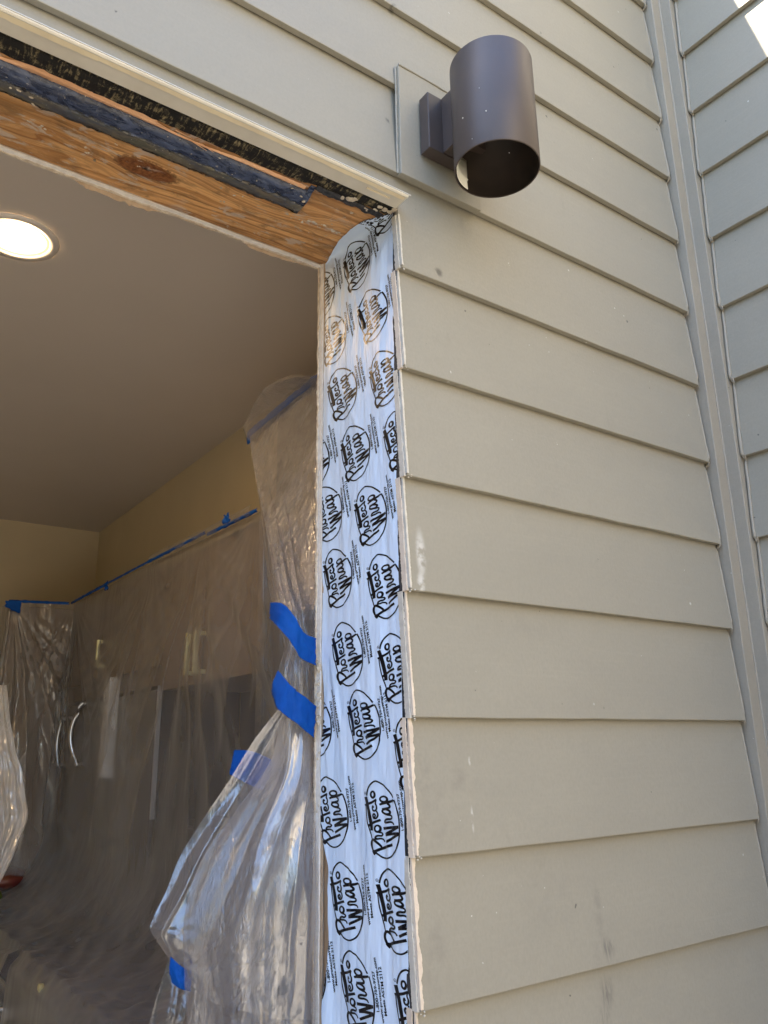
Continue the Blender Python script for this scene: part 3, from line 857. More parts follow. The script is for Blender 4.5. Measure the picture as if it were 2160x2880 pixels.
# the printed emblem: strokes traced as brush lines (pixels of one close-up), mapped to millimetres on the film
TILT = math.radians(13.2)
LX, LY = (.0745, -.1357)
def px2t(px, py):
    p = at(1015 + px * .11299, 2180 + py * .11302, 0, 0.0)
    dy, dz = p.y - LX, p.z - LY
    return (dy * math.sin(TILT) + dz * math.cos(TILT), (dy * math.cos(TILT) - dz * math.sin(TILT)) * .88)
def ell(cx, cy, rx, ry, rot=0, n=20):
    r = math.radians(rot)
    return [(cx + rx * math.cos(a) * math.cos(r) - ry * math.sin(a) * math.sin(r), cy + rx * math.cos(a) * math.sin(r) + ry * math.sin(a) * math.cos(r)) for a in [2 * math.pi * k / n for k in range(n + 1)]]
STROKES = [
    ([(135, 522), (163, 405), (212, 292), (290, 202), (362, 157), (408, 155), (500, 192), (605, 255), (705, 345), (795, 445), (872, 543)], 32),
    ([(908, 598), (962, 720), (1012, 860), (1050, 1000), (1070, 1150), (1079, 1300), (1072, 1450), (1050, 1600), (1000, 1755), (930, 1885), (840, 1988), (740, 2052), (635, 2073), (530, 2052), (445, 1992), (365, 1915)], 34),
    ([(98, 770), (106, 900), (123, 1040), (150, 1190), (190, 1340), (232, 1480), (268, 1620)], 24),
    ([(100, 555), (160, 770), (210, 1010), (248, 1200), (262, 1300), (264, 1388)], 82),
    ([(62, 765), (120, 745), (190, 722), (300, 675), (405, 605)], 52),
    ([(165, 1278), (300, 1200), (400, 1155), (502, 1118)], 56),
    (ell(306, 490, 52, 78, 0), 46),
    ([(338, 818), (308, 772), (296, 822), (318, 880), (366, 892), (406, 850), (406, 770), (378, 705), (398, 610)], 38),
    ([(352, 1062), (378, 1010), (350, 968), (318, 1005), (332, 1065), (378, 1086), (424, 1048), (440, 985), (420, 920), (384, 886)], 38),
    (ell(425, 1337, 66, 80, 0), 46),
    ([(600, 1662), (560, 1606), (490, 1584), (420, 1592), (372, 1586), (388, 1535), (440, 1512), (505, 1515), (542, 1478), (515, 1440), (450, 1432)], 42),
    ([(362, 1905), (480, 1846), (640, 1790), (742, 1756), (842, 1722)], 64),
    ([(512, 1795), (440, 1712), (372, 1650), (312, 1612), (262, 1650), (252, 1745), (285, 1860), (345, 1955)], 54),
    ([(300, 1880), (330, 1930), (372, 1975)], 78),
    ([(655, 1668), (800, 1585), (1050, 1452)], 60),
    ([(1052, 1432), (820, 1455), (630, 1490)], 62),
    ([(640, 1478), (820, 1378), (1042, 1270)], 66),
    ([(1050, 1268), (800, 1296), (565, 1330)], 64),
    ([(905, 1222), (862, 1172), (780, 1158), (700, 1172), (618, 1172), (630, 1120), (700, 1090), (790, 1082), (838, 1040), (800, 996), (700, 984)], 46),
    (ell(662, 908, 116, 58, 8), 48),
    ([(540, 842), (640, 828), (735, 806), (765, 766), (735, 722), (690, 706)], 48),
    ([(478, 738), (560, 702), (700, 668), (800, 640), (893, 604)], 58),
    (ell(594, 596, 102, 70, 0), 48),
    (ell(88, 462, 26, 34, 0, 14), 7),
    ([(74, 470), (90, 474), (104, 468)], 7), ([(76, 455), (92, 450)], 6),
]
EMB = []           # quads in text millimetre space
for pts, wd in STROKES:
    L = sum(math.dist(a, c) for a, c in zip(pts, pts[1:]))
    n = max(6, int(L / 15))
    closed = pts[0] == pts[-1] or math.dist(pts[0], pts[-1]) < 1
    P = [V((q[0], q[1])) for q in pts]
    cs = [cat(P, k / n) for k in range(n + 1)]
    lr = []
    for k in range(n + 1):
        if closed: tg = cs[(k + 1) % n] - cs[(k - 1) % n]
        else: tg = cs[min(k + 1, n)] - cs[max(k - 1, 0)]
        tg.normalize(); nr = V((-tg.y, tg.x))
        w2 = wd / 2 * (1.12 if wd > 36 else 1.22)
        if not closed and len(pts) > 4 and wd < 60 and wd > 36: w2 *= .78 + .3 * math.sin(math.pi * k / n)
        if closed and wd > 20: w2 *= 1 + .16 * math.sin(2 * math.pi * k / n + 1.0)
        lr.append((px2t(*(cs[k] + nr * w2)), px2t(*cs[k]), px2t(*(cs[k] - nr * w2))))
    for k in range(n):
        EMB.append((lr[k][0], lr[k + 1][0], lr[k + 1][1], lr[k][1]))
        EMB.append((lr[k][1], lr[k + 1][1], lr[k + 1][2], lr[k][2]))

def text_shape(body, width):
    cu = bpy.data.curves.new('lettering', 'FONT'); cu.body = body; cu.size = 1.0; cu.resolution_u = 2; cu.offset = .03
    ob = bpy.data.objects.new('lettering', cu); C.objects.link(ob)
    dg = bpy.context.evaluated_depsgraph_get(); ev = ob.evaluated_get(dg); me = ev.to_mesh()
    vs = [(v.co.x, v.co.y) for v in me.vertices]; fs = [tuple(p.vertices) for p in me.polygons]
    ev.to_mesh_clear(); bpy.data.objects.remove(ob); bpy.data.curves.remove(cu)
    x0 = min(v[0] for v in vs); x1 = max(v[0] for v in vs); k = width / (x1 - x0)
    return [((v[0] - x0) * k, v[1]) for v in vs], fs
LINES = []
for body, tx, ty, wd, h in (('1-800-759-9727', -.0215, -.0490, .0480, .0076), ('www.protectowrap.com', -.0350, -.0564, .0770, .0076), ('Meets ASTM 2112', -.0265, -.0644, .0570, .0076)):
    vs, fs = text_shape(body, wd)
    LINES.append(([(tx + a, ty + c * h) for a, c in vs], fs))

def to_film(tx, ty, cy, cz):
    return (cy + tx * math.sin(TILT) + ty * math.cos(TILT), cz + tx * math.cos(TILT) - ty * math.sin(TILT))
def print_logo(cy, cz):
    b = MB()
    for q in EMB:
        ps = [on_wrap(*to_film(*t_, cy, cz), .0005) for t_ in q]
        if any(p is None for p in ps): continue
        b.add(ps, [(0, 1, 2, 3)])
    if b.f: b.build('printed_emblem', M_ink, wrap)
def print_lines(cy, cz):
    b = MB()
    for vs, fs in LINES:
        ps = [on_wrap(*to_film(a, c, cy, cz), .0007) for a, c in vs]
        keep = [f for f in fs if all(ps[i] is not None for i in f)]
        if not keep: continue
        used = sorted({i for f in keep for i in f}); ix = {u: k for k, u in enumerate(used)}
        b.add([ps[u] for u in used], [tuple(ix[i] for i in f) for f in keep])
    if b.f: b.build('printed_lines', M_ink, wrap)
CENT = [(.2440, .7850), (.1286, .7861), (.0827, .6639), (.2063, .6731), (.0516, .5344), (.1766, .5557), (.1394, .4333), (.2218, .3476), (.0956, .3141), (.1909, .2299),
        (.0604, .1947), (.1625, .1035), (.0352, .0706), (.1198, -.0052), (.2076, -.1322), (.0745, -.1357), (.1683, -.2519), (.0464, -.2488), (.1410, -.3652), (.0090, -.3650),
        (.0120, .4140), (-.0005, -.0500), (.2528, -.0020), (.2620, .4550), (.2640, -.3540), (.0400, .8500), (.1000, -.4850), (.2290, -.4850)]
for cy, cz in CENT:
    print_logo(cy, cz); print_lines(cy, cz)

# bare ends of the siding boards, caulk left on their edges
ends = thing('caulk_line', 'cream ragged caulk and torn paint down the cut siding ends', 'caulk', (0, 0, -.3))
for i, zl in enumerate(LIPS):
    if zl > .75 or zl < -.8: continue
    z1 = min(LIPS[i + 1] + .0005, .815) if i + 1 < len(LIPS) else zl + .17
    ragged('caulk_bead', M_cream if i % 2 else M_caulk, ends, lambda t, zl=zl, z1=z1: V((-.0035, board_face(lerp(zl, z1, t), zl) + .0035, lerp(zl - .0005, z1, t))), .0105, V((0, 1, 0)), V((1, 0, 0)), .004, 50 + i, 120, .14, freq=.6)
    low = sstep(.15, -.2, zl)
    def fl(t):
        return max(.02, (.25 + .75 * low) * (.4 + .9 * nz(t * 5, i * 2.2 + 1) + .4 * nz(t * 19, i * 1.3)))
    b = MB(); n = 110; vs = []; fs = []
    for k in range(n + 1):
        t = k / n; z = lerp(zl + .003, z1, t); yy = board_face(z, zl)
        wd = .0019 + .0062 * fl(t) + .0008 * nz(t * 60, i) + .0006 * nz(t * 140, i + 4)
        wd = max(.0016, wd)
        vs += [(-.0015, yy + .003, z), (-.0015, yy - .0022, z), (wd * .8, yy - .0019, z), (wd, yy + .0004, z)]
    for k in range(n):
        for q in range(3): fs.append((k * 4 + q, k * 4 + q + 1, (k + 1) * 4 + q + 1, (k + 1) * 4 + q))
    b.add(vs, fs); b.build('torn_paint', M_cream if low > .3 else M_caulk, ends)
    b = MB()
    for q in range(3): crumb(b, (random.uniform(-.001, .006), random.uniform(-.004, .001), zl + random.uniform(-.004, .004)), random.uniform(.0008, .0016), .9, i * 5 + q)
    b.build('caulk_crumb', M_caulk, ends)

# ------------------------------------------------------------------ the room
ZC, XR, YB, FZ = 1.15, .5275, 3.5625, -1.5
RL = -3.3
b = MB(); b.box((RL, .258, ZC), (XR + .1, YB + .1, ZC + .08)); struct(b.build('ceiling', M_ceil))
b = MB(); b.box((RL, .258, FZ - .05), (XR + .1, YB + .1, FZ)); struct(b.build('floor', M_floor))
b = MB(); b.box((RL, YB, FZ), (XR, YB + .1, ZC)); struct(b.build('back_wall', M_wall))
b = MB(); b.box((XR, .258, FZ), (XR + .1, YB + .1, ZC)); struct(b.build('right_wall', M_wall))
b = MB(); b.box((RL - .1, .258, FZ), (RL, YB + .1, ZC)); struct(b.build('left_wall', M_wall))

dl = thing('recessed_downlight', 'round lit recessed downlight glowing warm in the ceiling', 'downlight', (0, 0, ZC))
dc = ad(38, 516, 2, ZC - .004)
dl.location = (dc.x, dc.y, ZC)
b = MB(); b.lathe([(.094, ZC - .0005), (.092, ZC - .005), (.073, ZC - .006), (.071, ZC - .003)], (dc.x, dc.y, 0), 64); b.build('trim_ring', plain('lamp_trim', (.82, .76, .68), None, 5, .45), dl)
def glow(name, c, s):
    t = NT(name); t.put(t.b.inputs['Base Color'], (.8, .7, .5)); t.put(t.b.inputs['Emission Color'], c); t.b.inputs['Emission Strength'].default_value = s
    return t.m
for nm, r0, r1, zz, c, e in (('diffuser_rim', .0712, .065, .0030, (1.0, .52, .20), .30), ('diffuser_ring', .065, .057, .0026, (1.0, .82, .50), .50), ('diffuser', .057, .0005, .0022, (1.0, .68, .38), 42.0)):
    b = MB(); b.lathe([(r0, ZC - zz), (r1, ZC - zz + .0004)], (dc.x, dc.y, 0), 64); b.build(nm, glow('downlight_' + nm, c, e), dl)

# kitchen run along the right wall
XCAB = .235
uc = thing('upper_cabinet', 'brown upper cabinet with pale bar handles behind the plastic', 'cabinet', (.38, 1.3, .15))
b = MB(); b.box((XCAB + .02, .93, .150), (XR, 1.64, .555)); b.build('carcass', M_cab, uc)
b = MB(); b.box((XCAB, .935, .148), (XCAB + .02, 1.312, .552)); b.build('door', M_cab, uc, bevel=.002)
b = MB(); b.box((XCAB, 1.318, .148), (XCAB + .02, 1.638, .552)); b.build('door', M_cab, uc, bevel=.002)
def bar_handle(parent, y, z0, z1, x=XCAB, out=.032, w=.006, mat=M_brass):
    b = MB(); b.box((x - out - w, y - w, z0), (x - out + w, y + w, z1))
    for z in (z0 + .006, z1 - .006): b.box((x - out + w, y - w, z - .006), (x - .0005, y + w, z + .006))
    b.build('handle', mat, parent, bevel=.001)
bar_handle(uc, 1.345, .172, .293); bar_handle(uc, 1.285, .172, .293)
sp_ = thing('side_panel', 'upright end panel with a pale grey edge beside the fridge', 'panel', (.38, 1.65, -.6))
b = MB(); b.box((.246, 1.640, -.598), (XR - .013, 1.661, .149)); b.build('board', M_dark, sp_)
b = MB(); b.box((.232, 1.646, -.238), (.2455, 1.656, .165)); b.build('edge_strip', M_pane, sp_, bevel=.001)
fr = thing('refrigerator', 'tall dark refrigerator with curved steel handles behind the plastic sheet', 'refrigerator', (.4, 2.3, FZ))
b = MB(); b.box((XCAB + .03, 1.68, FZ), (XR, 2.76, .16)); b.build('body', M_fridge, fr, bevel=.006)
b = MB(); b.box((XCAB + .006, 2.15, -.55), (XCAB + .028, 2.74, .155)); b.build('door', M_fridge, fr, bevel=.006)
b = MB(); b.box((XCAB + .006, 1.685, -.55), (XCAB + .028, 2.10, .155)); b.build('door', M_fridge, fr, bevel=.006)
b = MB(); b.box((XCAB - .034, 2.062, -.125), (XCAB + .005, 2.125, .222)); b.build('edge_strip', plain('satin_aluminium', (.78, .78, .80), (.70, .70, .72), 30, .4, metal=.25), fr, bevel=.003)
for y, z0, z1, bow in ((2.40, -.085, .15, .03), (2.68, -.09, .105, .012)):
    b = MB(); b.tube([(XCAB - .03 - bow * math.sin(math.pi * k / 12), y + bow * .8 * math.sin(math.pi * k / 12), lerp(z0, z1, k / 12)) for k in range(13)], .009, 10)
    for z in (z0 + .004, z1 - .004): b.tube([(XCAB - .032, y, z), (XCAB + .006, y, z)], .009, 8)
    b.build('handle', M_steel, fr)
tc = thing('over_fridge_cabinet', 'brown cabinet above the fridge with one faint handle', 'cabinet', (.38, 2.2, .2))
b = MB(); b.box((XCAB + .02, 1.662, .17), (XR, 2.733, .57)); b.build('carcass', M_cab, tc)
for y0, y1 in ((1.668, 2.195), (2.201, 2.728)):
    b = MB(); b.box((XCAB, y0, .230), (XCAB + .02, y1, .565)); b.build('door', M_cab, tc, bevel=.002)
bar_handle(tc, 2.25, .272, .377)
pt = thing('pantry_block', 'tall brown cabinet block in the far corner under plastic', 'cabinet', (.2, 3.0, FZ))
b = MB(); b.box((-.030, 2.765, FZ), (XR, YB, .572)); b.build('carcass', M_cab, pt, bevel=.004)
lowc = thing('base_cabinet', 'dark stone counter on brown base cabinet covered in plastic', 'counter', (.2, 1.2, FZ))
b = MB(); b.box((-.085, .45, -.64), (XR, 1.78, -.600)); b.build('counter_top', M_counter, lowc, bevel=.004)
b = MB(); b.box((-.055, .45, FZ), (XR, 1.78, -.6405)); b.build('carcass', M_cab, lowc)
b = MB(); b.box((-.073, 1.30, -1.3), (-.0555, 1.765, -.655)); b.build('door', plain('grey_cabinet_paint', (.09, .09, .088), None, 5, .4), lowc, bevel=.002)
b = MB(); b.box((-.073, .70, -1.3), (-.0555, 1.29, -.655)); b.build('door', plain('grey_cabinet_paint2', (.09, .09, .088), None, 5, .4), lowc, bevel=.002)
kb = ad(92, 2136, 0, -.09); b = MB(); b.tube([(-.073, kb.y, kb.z), (-.088, kb.y, kb.z), (-.089, kb.y, kb.z), (-.100, kb.y, kb.z)], [.005, .005, .012, .013], 14); b.build('knob', M_brass, lowc)
b = MB(); b.box((XR - .012, .45, -.598), (XR - .002, 1.638, .148)); b.build('backsplash', M_dark, lowc)
bx = MB(); bx.box((.26, 1.30, -.599), (.46, 1.62, -.24)); tag(bx.build('toaster_oven', M_dark, bevel=.012), 'black countertop appliance standing on the counter by the grey panel', 'appliance')
ov = thing('range_oven', 'black oven with a steel bar handle at the counter end', 'oven', (.2, 2.1, FZ))
b = MB(); b.box((-.10, 1.80, FZ), (XCAB + .0, 2.7, -.66)); b.build('body', M_oven, ov, bevel=.006)
b = MB(); b.tube([(-.145, 1.84, -.745), (-.145, 2.66, -.745)], .014, 12); b.tube([(-.145, 1.88, -.745), (-.1, 1.88, -.745)], .009, 8); b.tube([(-.145, 2.62, -.745), (-.1, 2.62, -.745)], .009, 8); b.build('handle', M_steel, ov)
rb = ad(6, 1905, 0, .06)
b = MB(); b.grid(lambda u, v: (rb.x + .10 * math.cos(2 * math.pi * u) * math.sin(math.pi * v) + .01 * nz(u * 9, v * 7), rb.y + .11 * math.sin(2 * math.pi * u) * math.sin(math.pi * v), rb.z + .01 - .045 * math.cos(math.pi * v)), 24, 12)
tag(b.build('snack_bag', M_redbag), 'crumpled red snack bag at the left edge behind plastic', 'bag')
b = MB(); b.lathe([(.0005, -.034), (.02, -.030), (.034, -.012), (.036, .005), (.028, .024), (.010, .030), (.0005, .026)], (rb.x - .06, rb.y - .14, rb.z - .035), 20); tag(b.build('green_apple', M_green), 'green apple beside the red snack bag behind plastic', 'apple')
tall = thing('wall_return', 'short painted wall return holding the blue tape near the jamb', 'wall', (.4, .8, FZ))
b = MB(); b.box((.262, .30, FZ), (XR - .001, .925, .862)); b.build('wall_block', M_fridge, tall)

# ------------------------------------------------------------------ plastic covers
def pinch_fold(a, z, pins, n, amp):
    """fold depth from creases that radiate from pinch points (a along the wall, z up)"""
    d_ = 0; w = 0
    for (pa, pz, str_) in pins:
        da, dz = a - pa, pz - z
        r = math.hypot(da, dz) + .02
        th = math.atan2(da, max(dz, .001))
        q = str_ / (r * r + .02)
        ridge = 1 - abs(nz(th * n + pa * 13, pa * 5, .35 * r)) * 2.0
        ridge2 = nz(th * n * 2.3, pa * 9 + 4, r * .4)
        d_ += q * (ridge + .18 * ridge2) * min(1, r * 2.2); w += q
    return amp * d_ / w
TL = [(.905, .566), (.939, .566), (1.272, .5705), (1.745, .5855), (2.208, .589), (2.735, .591)]
def tape_z(y):
    for (a, za), (c, zc) in zip(TL, TL[1:]):
        if y <= c: return lerp(za, zc, max(0, (y - a) / (c - a)))
    return TL[-1][1]
PINS = [(1.32, .575, 1.0), (2.73, .592, 1.0), (1.75, .585, .35), (.95, .566, .4)]
cover = thing('cabinet_cover', 'clear plastic sheet taped over the right run of cabinets', 'plastic sheet', (.1, 1.8, .57))
prof_far = [(.222, 1.0), (.214, .8), (.205, .55), (.200, .30), (.196, .12), (.17, -.02), (.10, -.13), (.02, -.20), (-.06, -.235), (-.12, -.27), (-.125, -.5)]
def cover_fn(u, v):
    y = lerp(.55, 2.735, u)
    zt = tape_z(y)
    base_z = lerp(-.575, -.60, sstep(1.7, 1.9, y))
    # profile: straight down, then a wide sweep out over the counter, then over its edge
    if v < .62:
        t = v / .62; z = lerp(zt, -.30, t); x = .222 - .012 * t
        s = 0
    elif v < .86:
        t = (v - .62) / .24; an = t * math.pi / 2
        x = .210 - .285 * (1 - math.cos(an)) ; z = -.30 - .275 * math.sin(an); s = t
    else:
        t = (v - .86) / .14; x = -.075 - .026 * sstep(0, .12, t) - .02 * t; z = base_z - (.38 if y < 1.79 else .05) * t; s = 1
    amp = .05 * min(1, v / .25) * (1 - s) ** 1.6
    f = pinch_fold(y, z, PINS, 4.2, amp)
    f += .012 * nz(y * 6, z * 2.2, 3) * min(1, v * 4)
    f2 = s * (.012 * nz(y * 7 + x * 8, x * 4, 7) + .007 * (1 - 3 * abs(nz(y * 8 - x * 11, x * 9 + y * 3, 2))) + .004 * (1 - 3 * abs(nz(y * 17 + x * 21, x * 15, 9))))
    x -= abs(f) * (1 - s) * .9
    return V((x, y, z + f2 * .8 * (1 if v < .86 else 1 - t) + (abs(f) * .6 * s)))
b = MB(); b.grid(cover_fn, 260, 220); b.build('sheet', F_sheet, cover)
# top hem: loose film folded back over the tape
def hem_fn(u, v):
    y = lerp(.97, 1.745, u)
    return V((.214 - .012 * math.sin(math.pi * v) - .004 * nz(y * 14, v * 3), y, tape_z(y) - .006 + .034 * v + .004 * nz(y * 9, 2)))
b = MB(); b.grid(hem_fn, 80, 8); b.build('hem', F_hood, cover)

pc = thing('pantry_cover', 'crinkled plastic sheet hanging over the far corner cabinet', 'plastic sheet', (.05, 2.72, .57))
pin2 = [(-.0245, .575, 1.0), (.22, .592, .6)]
def pc_fn(u, v):
    # from the inner corner, across the front, round the outer edge and back along the left side
    zt = .5905 - .013 * sstep(.45, .55, u) if u < .5 else .5775
    z = lerp(zt, -.66, v)
    if u < .62:
        t = u / .62; x = lerp(.222, -.0436, t); y = 2.735
        f = abs(pinch_fold(x * 1.0, z, pin2, 6.0, .055 * min(1, v * 5)))
        spread = -.30 * max(0, v - .25) * t
        return V((x + spread * .45, y - f - .05 * v * t, z))
    t = (u - .62) / .38
    f = .03 * min(1, v * 5) * nz(t * 8, z * 1.5, 3)
    return V((-.0436 - .30 * max(0, v - .25) * .45 - f - .03 * t, lerp(2.735 - .05 * v, 3.4, t), z - .002))
b = MB(); b.grid(pc_fn, 150, 140); b.build('sheet', F_shiny, pc)
# loose shiny tail at the left edge of the view
def tail_fn(u, v):
    p0 = ad(lerp(-40, 30, u), lerp(1480, 1960, v), 1, 2.35 - .25 * v)
    wv = .02 * nz(u * 5, v * 3, 4) + .012 * nz(u * 12, v * 9, 1)
    cut = ad(lerp(-40, cat([14., 22., 34., 50., 60., 40., 8., -30.], v) * (1 + .12 * nz(v * 9)), u), lerp(1480, 1960, v), 1, 2.35 - .25 * v)
    return cut + V((0, wv, 0))
b = MB(); b.grid(tail_fn, 40, 90); b.build('loose_tail', film_material('bright_tail_film', .85, (.86, .85, .84), .18, (14, 12, 5), (40, 36, 28), .5, .5, .3, .14), pc)

# tied-back curtain in front
cur = thing('door_curtain', 'clear plastic door curtain tied back to the jamb with blue tape', 'plastic sheet', (-.05, .32, -.2))
def loft(rows, folds, nu, nv, name, mat, dvec=V((0, -1, 0))):
    def fn(u, v):
        col = [cat(r, u) for r in rows]
        p = cat(col, v)
        return p + dvec * folds(u, v)
    b = MB(); b.grid(fn, nu, nv)
    return b.build(name, mat, cur)
def R(*q): return [ad(x, y, 1, d) for x, y, d in q]
PA, PB = ad(535, 946, 0, .25), ad(706, 806, 0, .25)
def upper_rows(off=0.0):
    left = [(541, 1010, .97), (552, 1100, .78), (565, 1200, .58), (577, 1270, .44), (594, 1320, .34), (614, 1390, .30), (604, 1450, .29), (606, 1530, .29)]
    rr = [[PA.lerp(PB, k / 4) for k in range(5)]]
    for i, (x, y, d) in enumerate(left):
        a = ad(x, y, 1, d + off); c = ad(712, y, 1, lerp(.44, .285, min(1, i / 4)) + off)
        rr.append([a.lerp(c, k / 4) for k in range(5)])
    return rr
def fold_up(seed, amp):
    def f(u, v):
        a = amp * (.4 + sstep(0, .4, v)) * (1 - .55 * sstep(.55, .8, v))
        return a * (1 - 2.2 * abs(nz(u * 5.5 + .35 * v, seed, v * .5))) + a * .45 * nz(u * 17, seed + 3, v * 1.1) + .004 * nz(u * 30, v * 14, seed) * sstep(.5, .8, v)
    return f
loft(upper_rows(0), fold_up(2, .034), 120, 150, 'upper_layer', F_curtain)
loft(upper_rows(.05), fold_up(9, .03), 90, 110, 'upper_layer', F_hood)
# straight hanging layer behind the tie
hl = [[ad(561, 1085, 1, .88), ad(610, 1085, 1, .82), ad(720, 1085, 1, .75)], [ad(556, 1350, 1, .88), ad(620, 1350, 1, .80), ad(720, 1350, 1, .7)], [ad(548, 1650, 1, .88), ad(620, 1650, 1, .80), ad(720, 1650, 1, .7)], [ad(540, 1950, 1, .86), ad(620, 1950, 1, .80), ad(720, 1950, 1, .7)], [ad(536, 2250, 1, .86), ad(620, 2250, 1, .80), ad(720, 2250, 1, .7)]]
loft(hl, lambda u, v: .02 * nz(u * 6, 3, v * .6) + .006 * nz(u * 18, 5, v), 60, 60, 'hanging_layer', F_hood)
# hood puffing up above the tape line
HD = [(535, 944), (534, 928), (556, 893), (588, 848), (609, 822), (640, 809), (668, 812), (706, 806)]
def hood_fn(u, v):
    base = PA.lerp(PB, u)
    t = cat([V(q) for q in HD], u)
    top = ad(t.x, t.y, 0, .20)
    p = base.lerp(top, v)
    return p + V((-.05 * math.sin(math.pi * v) * math.sin(math.pi * u) - .012 * nz(u * 7, v * 4, 2) * math.sin(math.pi * min(1, v * 1.2)), 0, 0))
b = MB(); b.grid(hood_fn, 70, 26); b.build('hood', F_hood, cur)
b = MB(); b.grid(lambda u, v: hood_fn(u, v) + V((.07 * math.sin(math.pi * v), .01, -.004)), 60, 20); b.build('hood', F_hood, cur)

def fold_dn(seed, amp, n=6.0):
    def f(u, v):
        a = amp * (.12 + sstep(0, .6, v)) * sstep(0, .14, u)
        q = 1 - 2.3 * abs(nz(u * n + .25 * v, seed, v * .5))
        pl = (.05 + .14 * max(0, nz(u * 2.3, v * 1.7, seed + 12))) * (1 - 3.2 * abs(nz(u * n * 2.6 + .9 * v, seed + 5, v * .9)))
        wr = .0026 * (1 - 3 * abs(nz(u * 11 + v * 9, v * 13 - u * 5, seed))) * sstep(.15, .5, v) * max(0, nz(u * 3, v * 3, seed + 8) + .25)
        return a * (q + pl) + wr
    return f
front = [R((606, 1530, .285), (622, 1545, .272), (648, 1560, .266), (676, 1575, .268), (708, 1580, .285)),
         R((586, 1640, .32), (606, 1660, .275), (640, 1670, .258), (672, 1680, .268), (708, 1680, .287)),
         R((510, 1750, .34), (552, 1762, .285), (602, 1772, .255), (655, 1780, .265), (708, 1780, .288)),
         R((436, 1855, .35), (494, 1868, .285), (572, 1878, .245), (645, 1886, .262), (710, 1886, .288)),
         R((399, 1975, .355), (462, 1985, .285), (552, 1992, .242), (640, 1996, .26), (710, 1996, .288)),
         R((398, 2105, .355), (462, 2110, .285), (552, 2112, .242), (640, 2112, .26), (710, 2112, .288)),
         R((406, 2240, .355), (468, 2240, .285), (555, 2240, .242), (640, 2240, .26), (710, 2240, .288)),
         R((412, 2420, .355), (472, 2420, .285), (558, 2420, .242), (640, 2420, .26), (710, 2420, .288))]
loft(front, fold_dn(3, .032, 3.6), 190, 230, 'front_layer', F_curtain)
back = [R((603, 1530, .31), (625, 1545, .31), (650, 1555, .31), (690, 1560, .31)),
        R((548, 1600, .34), (600, 1625, .33), (640, 1640, .32), (700, 1640, .31)),
        R((492, 1690, .37), (560, 1710, .36), (630, 1720, .35), (700, 1720, .33)),
        R((430, 1782, .39), (510, 1800, .37), (600, 1810, .36), (700, 1810, .34)),
        R((388, 1852, .40), (480, 1868, .37), (590, 1880, .36), (700, 1880, .34)),
        R((360, 1922, .40), (450, 1938, .37), (570, 1950, .36), (700, 1950, .34)),
        R((330, 1985, .40), (420, 2005, .37), (560, 2020, .36), (700, 2020, .34)),
        R((326, 2012, .40), (410, 2045, .37), (550, 2070, .36), (700, 2080, .34)),
        R((366, 2072, .40), (430, 2110, .37), (550, 2130, .36), (700, 2140, .34)),
        R((402, 2118, .40), (450, 2160, .37), (550, 2190, .36), (700, 2200, .34))]
loft(back, fold_dn(12, .022, 5.0), 150, 170, 'back_layer', F_curtain)
skirt = [R((366, 2068, .47), (420, 2080, .46), (480, 2090, .45)), R((346, 2130, .47), (410, 2140, .46), (480, 2150, .45)), R((322, 2214, .47), (400, 2220, .46), (480, 2230, .45)), R((300, 2330, .47), (390, 2330, .46), (480, 2330, .45))]
loft(skirt, fold_dn(21, .02, 4.0), 60, 70, 'skirt', F_hood)

# ------------------------------------------------------------------ blue painter's tape
TG = "strips of blue painter's tape"
def tape(rows, label, nu=30, nv=10, wob=.0015, seed=0, wrinkle=None):
    b = MB()
    def fn(u, v):
        p = cat([cat(r, u) for r in rows], v)
        e = (.0014 * nz(v * 26, seed * 1.7) + .0008 * nz(v * 70, seed)) * (sstep(.9, 1, u) - sstep(.1, 0, u))
        return p + V((e, -1 * wob * (nz(u * 6, v * 3, seed) + .5 * nz(u * 18, v * 8, seed + 2) + .35 * (1 - 3 * abs(nz(u * 9 + v * 4, v * 5, seed + 6)))), e))
    b.grid(fn, nu, nv)
    o = b.build('painters_tape', M_tape, None, solid=.0006)
    return tag(o, label, 'tape', TG)
tape([R((584, 1301, .272), (612, 1305, .240), (636, 1332, .228), (656, 1366, .232), (682, 1380, .243)),
      R((583, 1318, .274), (606, 1330, .242), (633, 1360, .230), (653, 1394, .234), (682, 1410, .243)),
      R((583, 1336, .274), (602, 1356, .242), (630, 1390, .230), (650, 1421, .234), (682, 1438, .243))], 'upper of two blue tape bands tying the plastic curtain to the jamb', 44, 12, .003, 1)
tape([R((600, 1448, .272), (622, 1474, .244), (648, 1498, .236), (682, 1524, .243)),
      R((588, 1478, .275), (612, 1506, .244), (644, 1532, .236), (680, 1560, .243)),
      R((588, 1502, .275), (603, 1534, .244), (640, 1562, .236), (677, 1594, .243))], 'lower, wider blue tape band tying the plastic curtain to the jamb', 44, 12, .003, 5)
tape([R((506, 1620, .41), (540, 1622, .405), (572, 1634, .40), (590, 1644, .395)), R((500, 1648, .41), (532, 1658, .405), (562, 1668, .40), (581, 1676, .395)), R((496, 1672, .41), (520, 1686, .405), (549, 1700, .40), (567, 1708, .395))],
     'blue tape patch half hidden under the crumpled curtain film', 24, 12, .004, 8)
tape([R((368, 2066, .385), (390, 2086, .37), (412, 2098, .372)), R((366, 2098, .385), (388, 2112, .368), (412, 2120, .372)), R((372, 2124, .385), (390, 2136, .37), (412, 2142, .372))], 'blue tape scrap at the bottom behind the hanging curtain film', 16, 12, .004, 12)
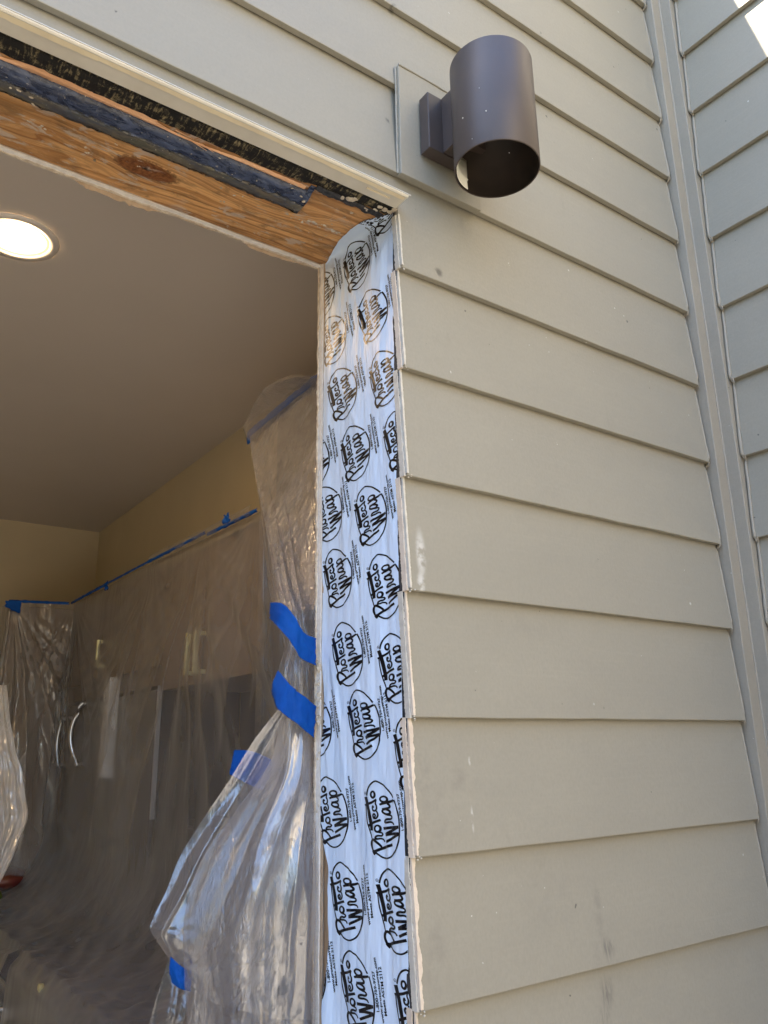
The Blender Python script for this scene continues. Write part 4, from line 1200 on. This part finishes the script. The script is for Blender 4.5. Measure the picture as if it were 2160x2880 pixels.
def strip(p, q, w, label, seed, sag=.0):
    """thin strip lying on the cover along p..q (x,y,z), w high"""
    b = MB()
    def fn(u, v):
        a = p.lerp(q, u)
        return a + V((-.004 * math.sin(math.pi * v) - .002 * nz(u * 9, v, seed), 0, (v - .5) * w * (1 + .3 * nz(u * 14, seed)) - sag * math.sin(math.pi * u)))
    b.grid(fn, 40, 5)
    return tag(b.build('painters_tape', M_tape, None, solid=.0006), label, 'tape', TG)
X_ = .207
strip(V((X_, 2.728, .5935)), V((X_, 2.19, .5915)), .012, 'blue tape along the far end of the cabinet cover', 2)
strip(V((X_, 2.188, .5915)), V((X_, 1.76, .588)), .008, 'thin middle length of blue tape along the cabinet cover top', 3)
strip(V((X_, 1.758, .588)), V((X_, 1.26, .5805)), .011, 'long blue tape strip under loose film on the cover top', 4)
strip(V((X_ + .004, 1.258, .574)), V((X_ + .004, .93, .567)), .012, 'short blue tape strip below the loose hem beside the curtain', 6)
strip(V((.20, 2.731, .592)), V((-.0436, 2.731, .581)), .011, 'thin blue tape along the top of the far corner cover', 9)
PAT = ad(535, 946, 0, .256); PBT = ad(690, 818, 0, .256)
strip(PAT, PBT, .042, 'blue tape glimpsed through the puffed film beside the jamb', 15)
def crumple(c, r, label, seed):
    b = MB()
    b.grid(lambda u, v: V((c.x - .012 - r * .5 * nz(u * 3, v * 3, seed), c.y + (u - .5) * r * 2 + r * .4 * nz(u * 4, v * 4, seed + 3), c.z + (v - .4) * r * 1.6 + r * .5 * nz(u * 4, v * 3, seed + 7))), 10, 8)
    return tag(b.build('painters_tape', M_tape, None, solid=.0006), label, 'tape', TG)
crumple(ad(236, 1268, 0, .20), .018, 'crumpled blue tape tab at the far bend of the cabinet cover', 2)
crumple(ad(498, 1124, 0, .20), .017, 'crumpled blue tape tab sticking up near the curtain', 6)
c = ad(26, 1312, 1, 2.72)
b = MB(); b.grid(lambda u, v: V((c.x - .03 + .06 * u + .006 * nz(u * 3, v * 3), c.y - .01 - .02 * u * (1 - v), c.z + .025 - .05 * v * (.5 + .5 * u) + .005 * nz(u * 5, v * 2, 4))), 10, 8)
tag(b.build('painters_tape', M_tape, None, solid=.0006), 'blue tape folded over the outer corner of the far cover', 'tape', TG)
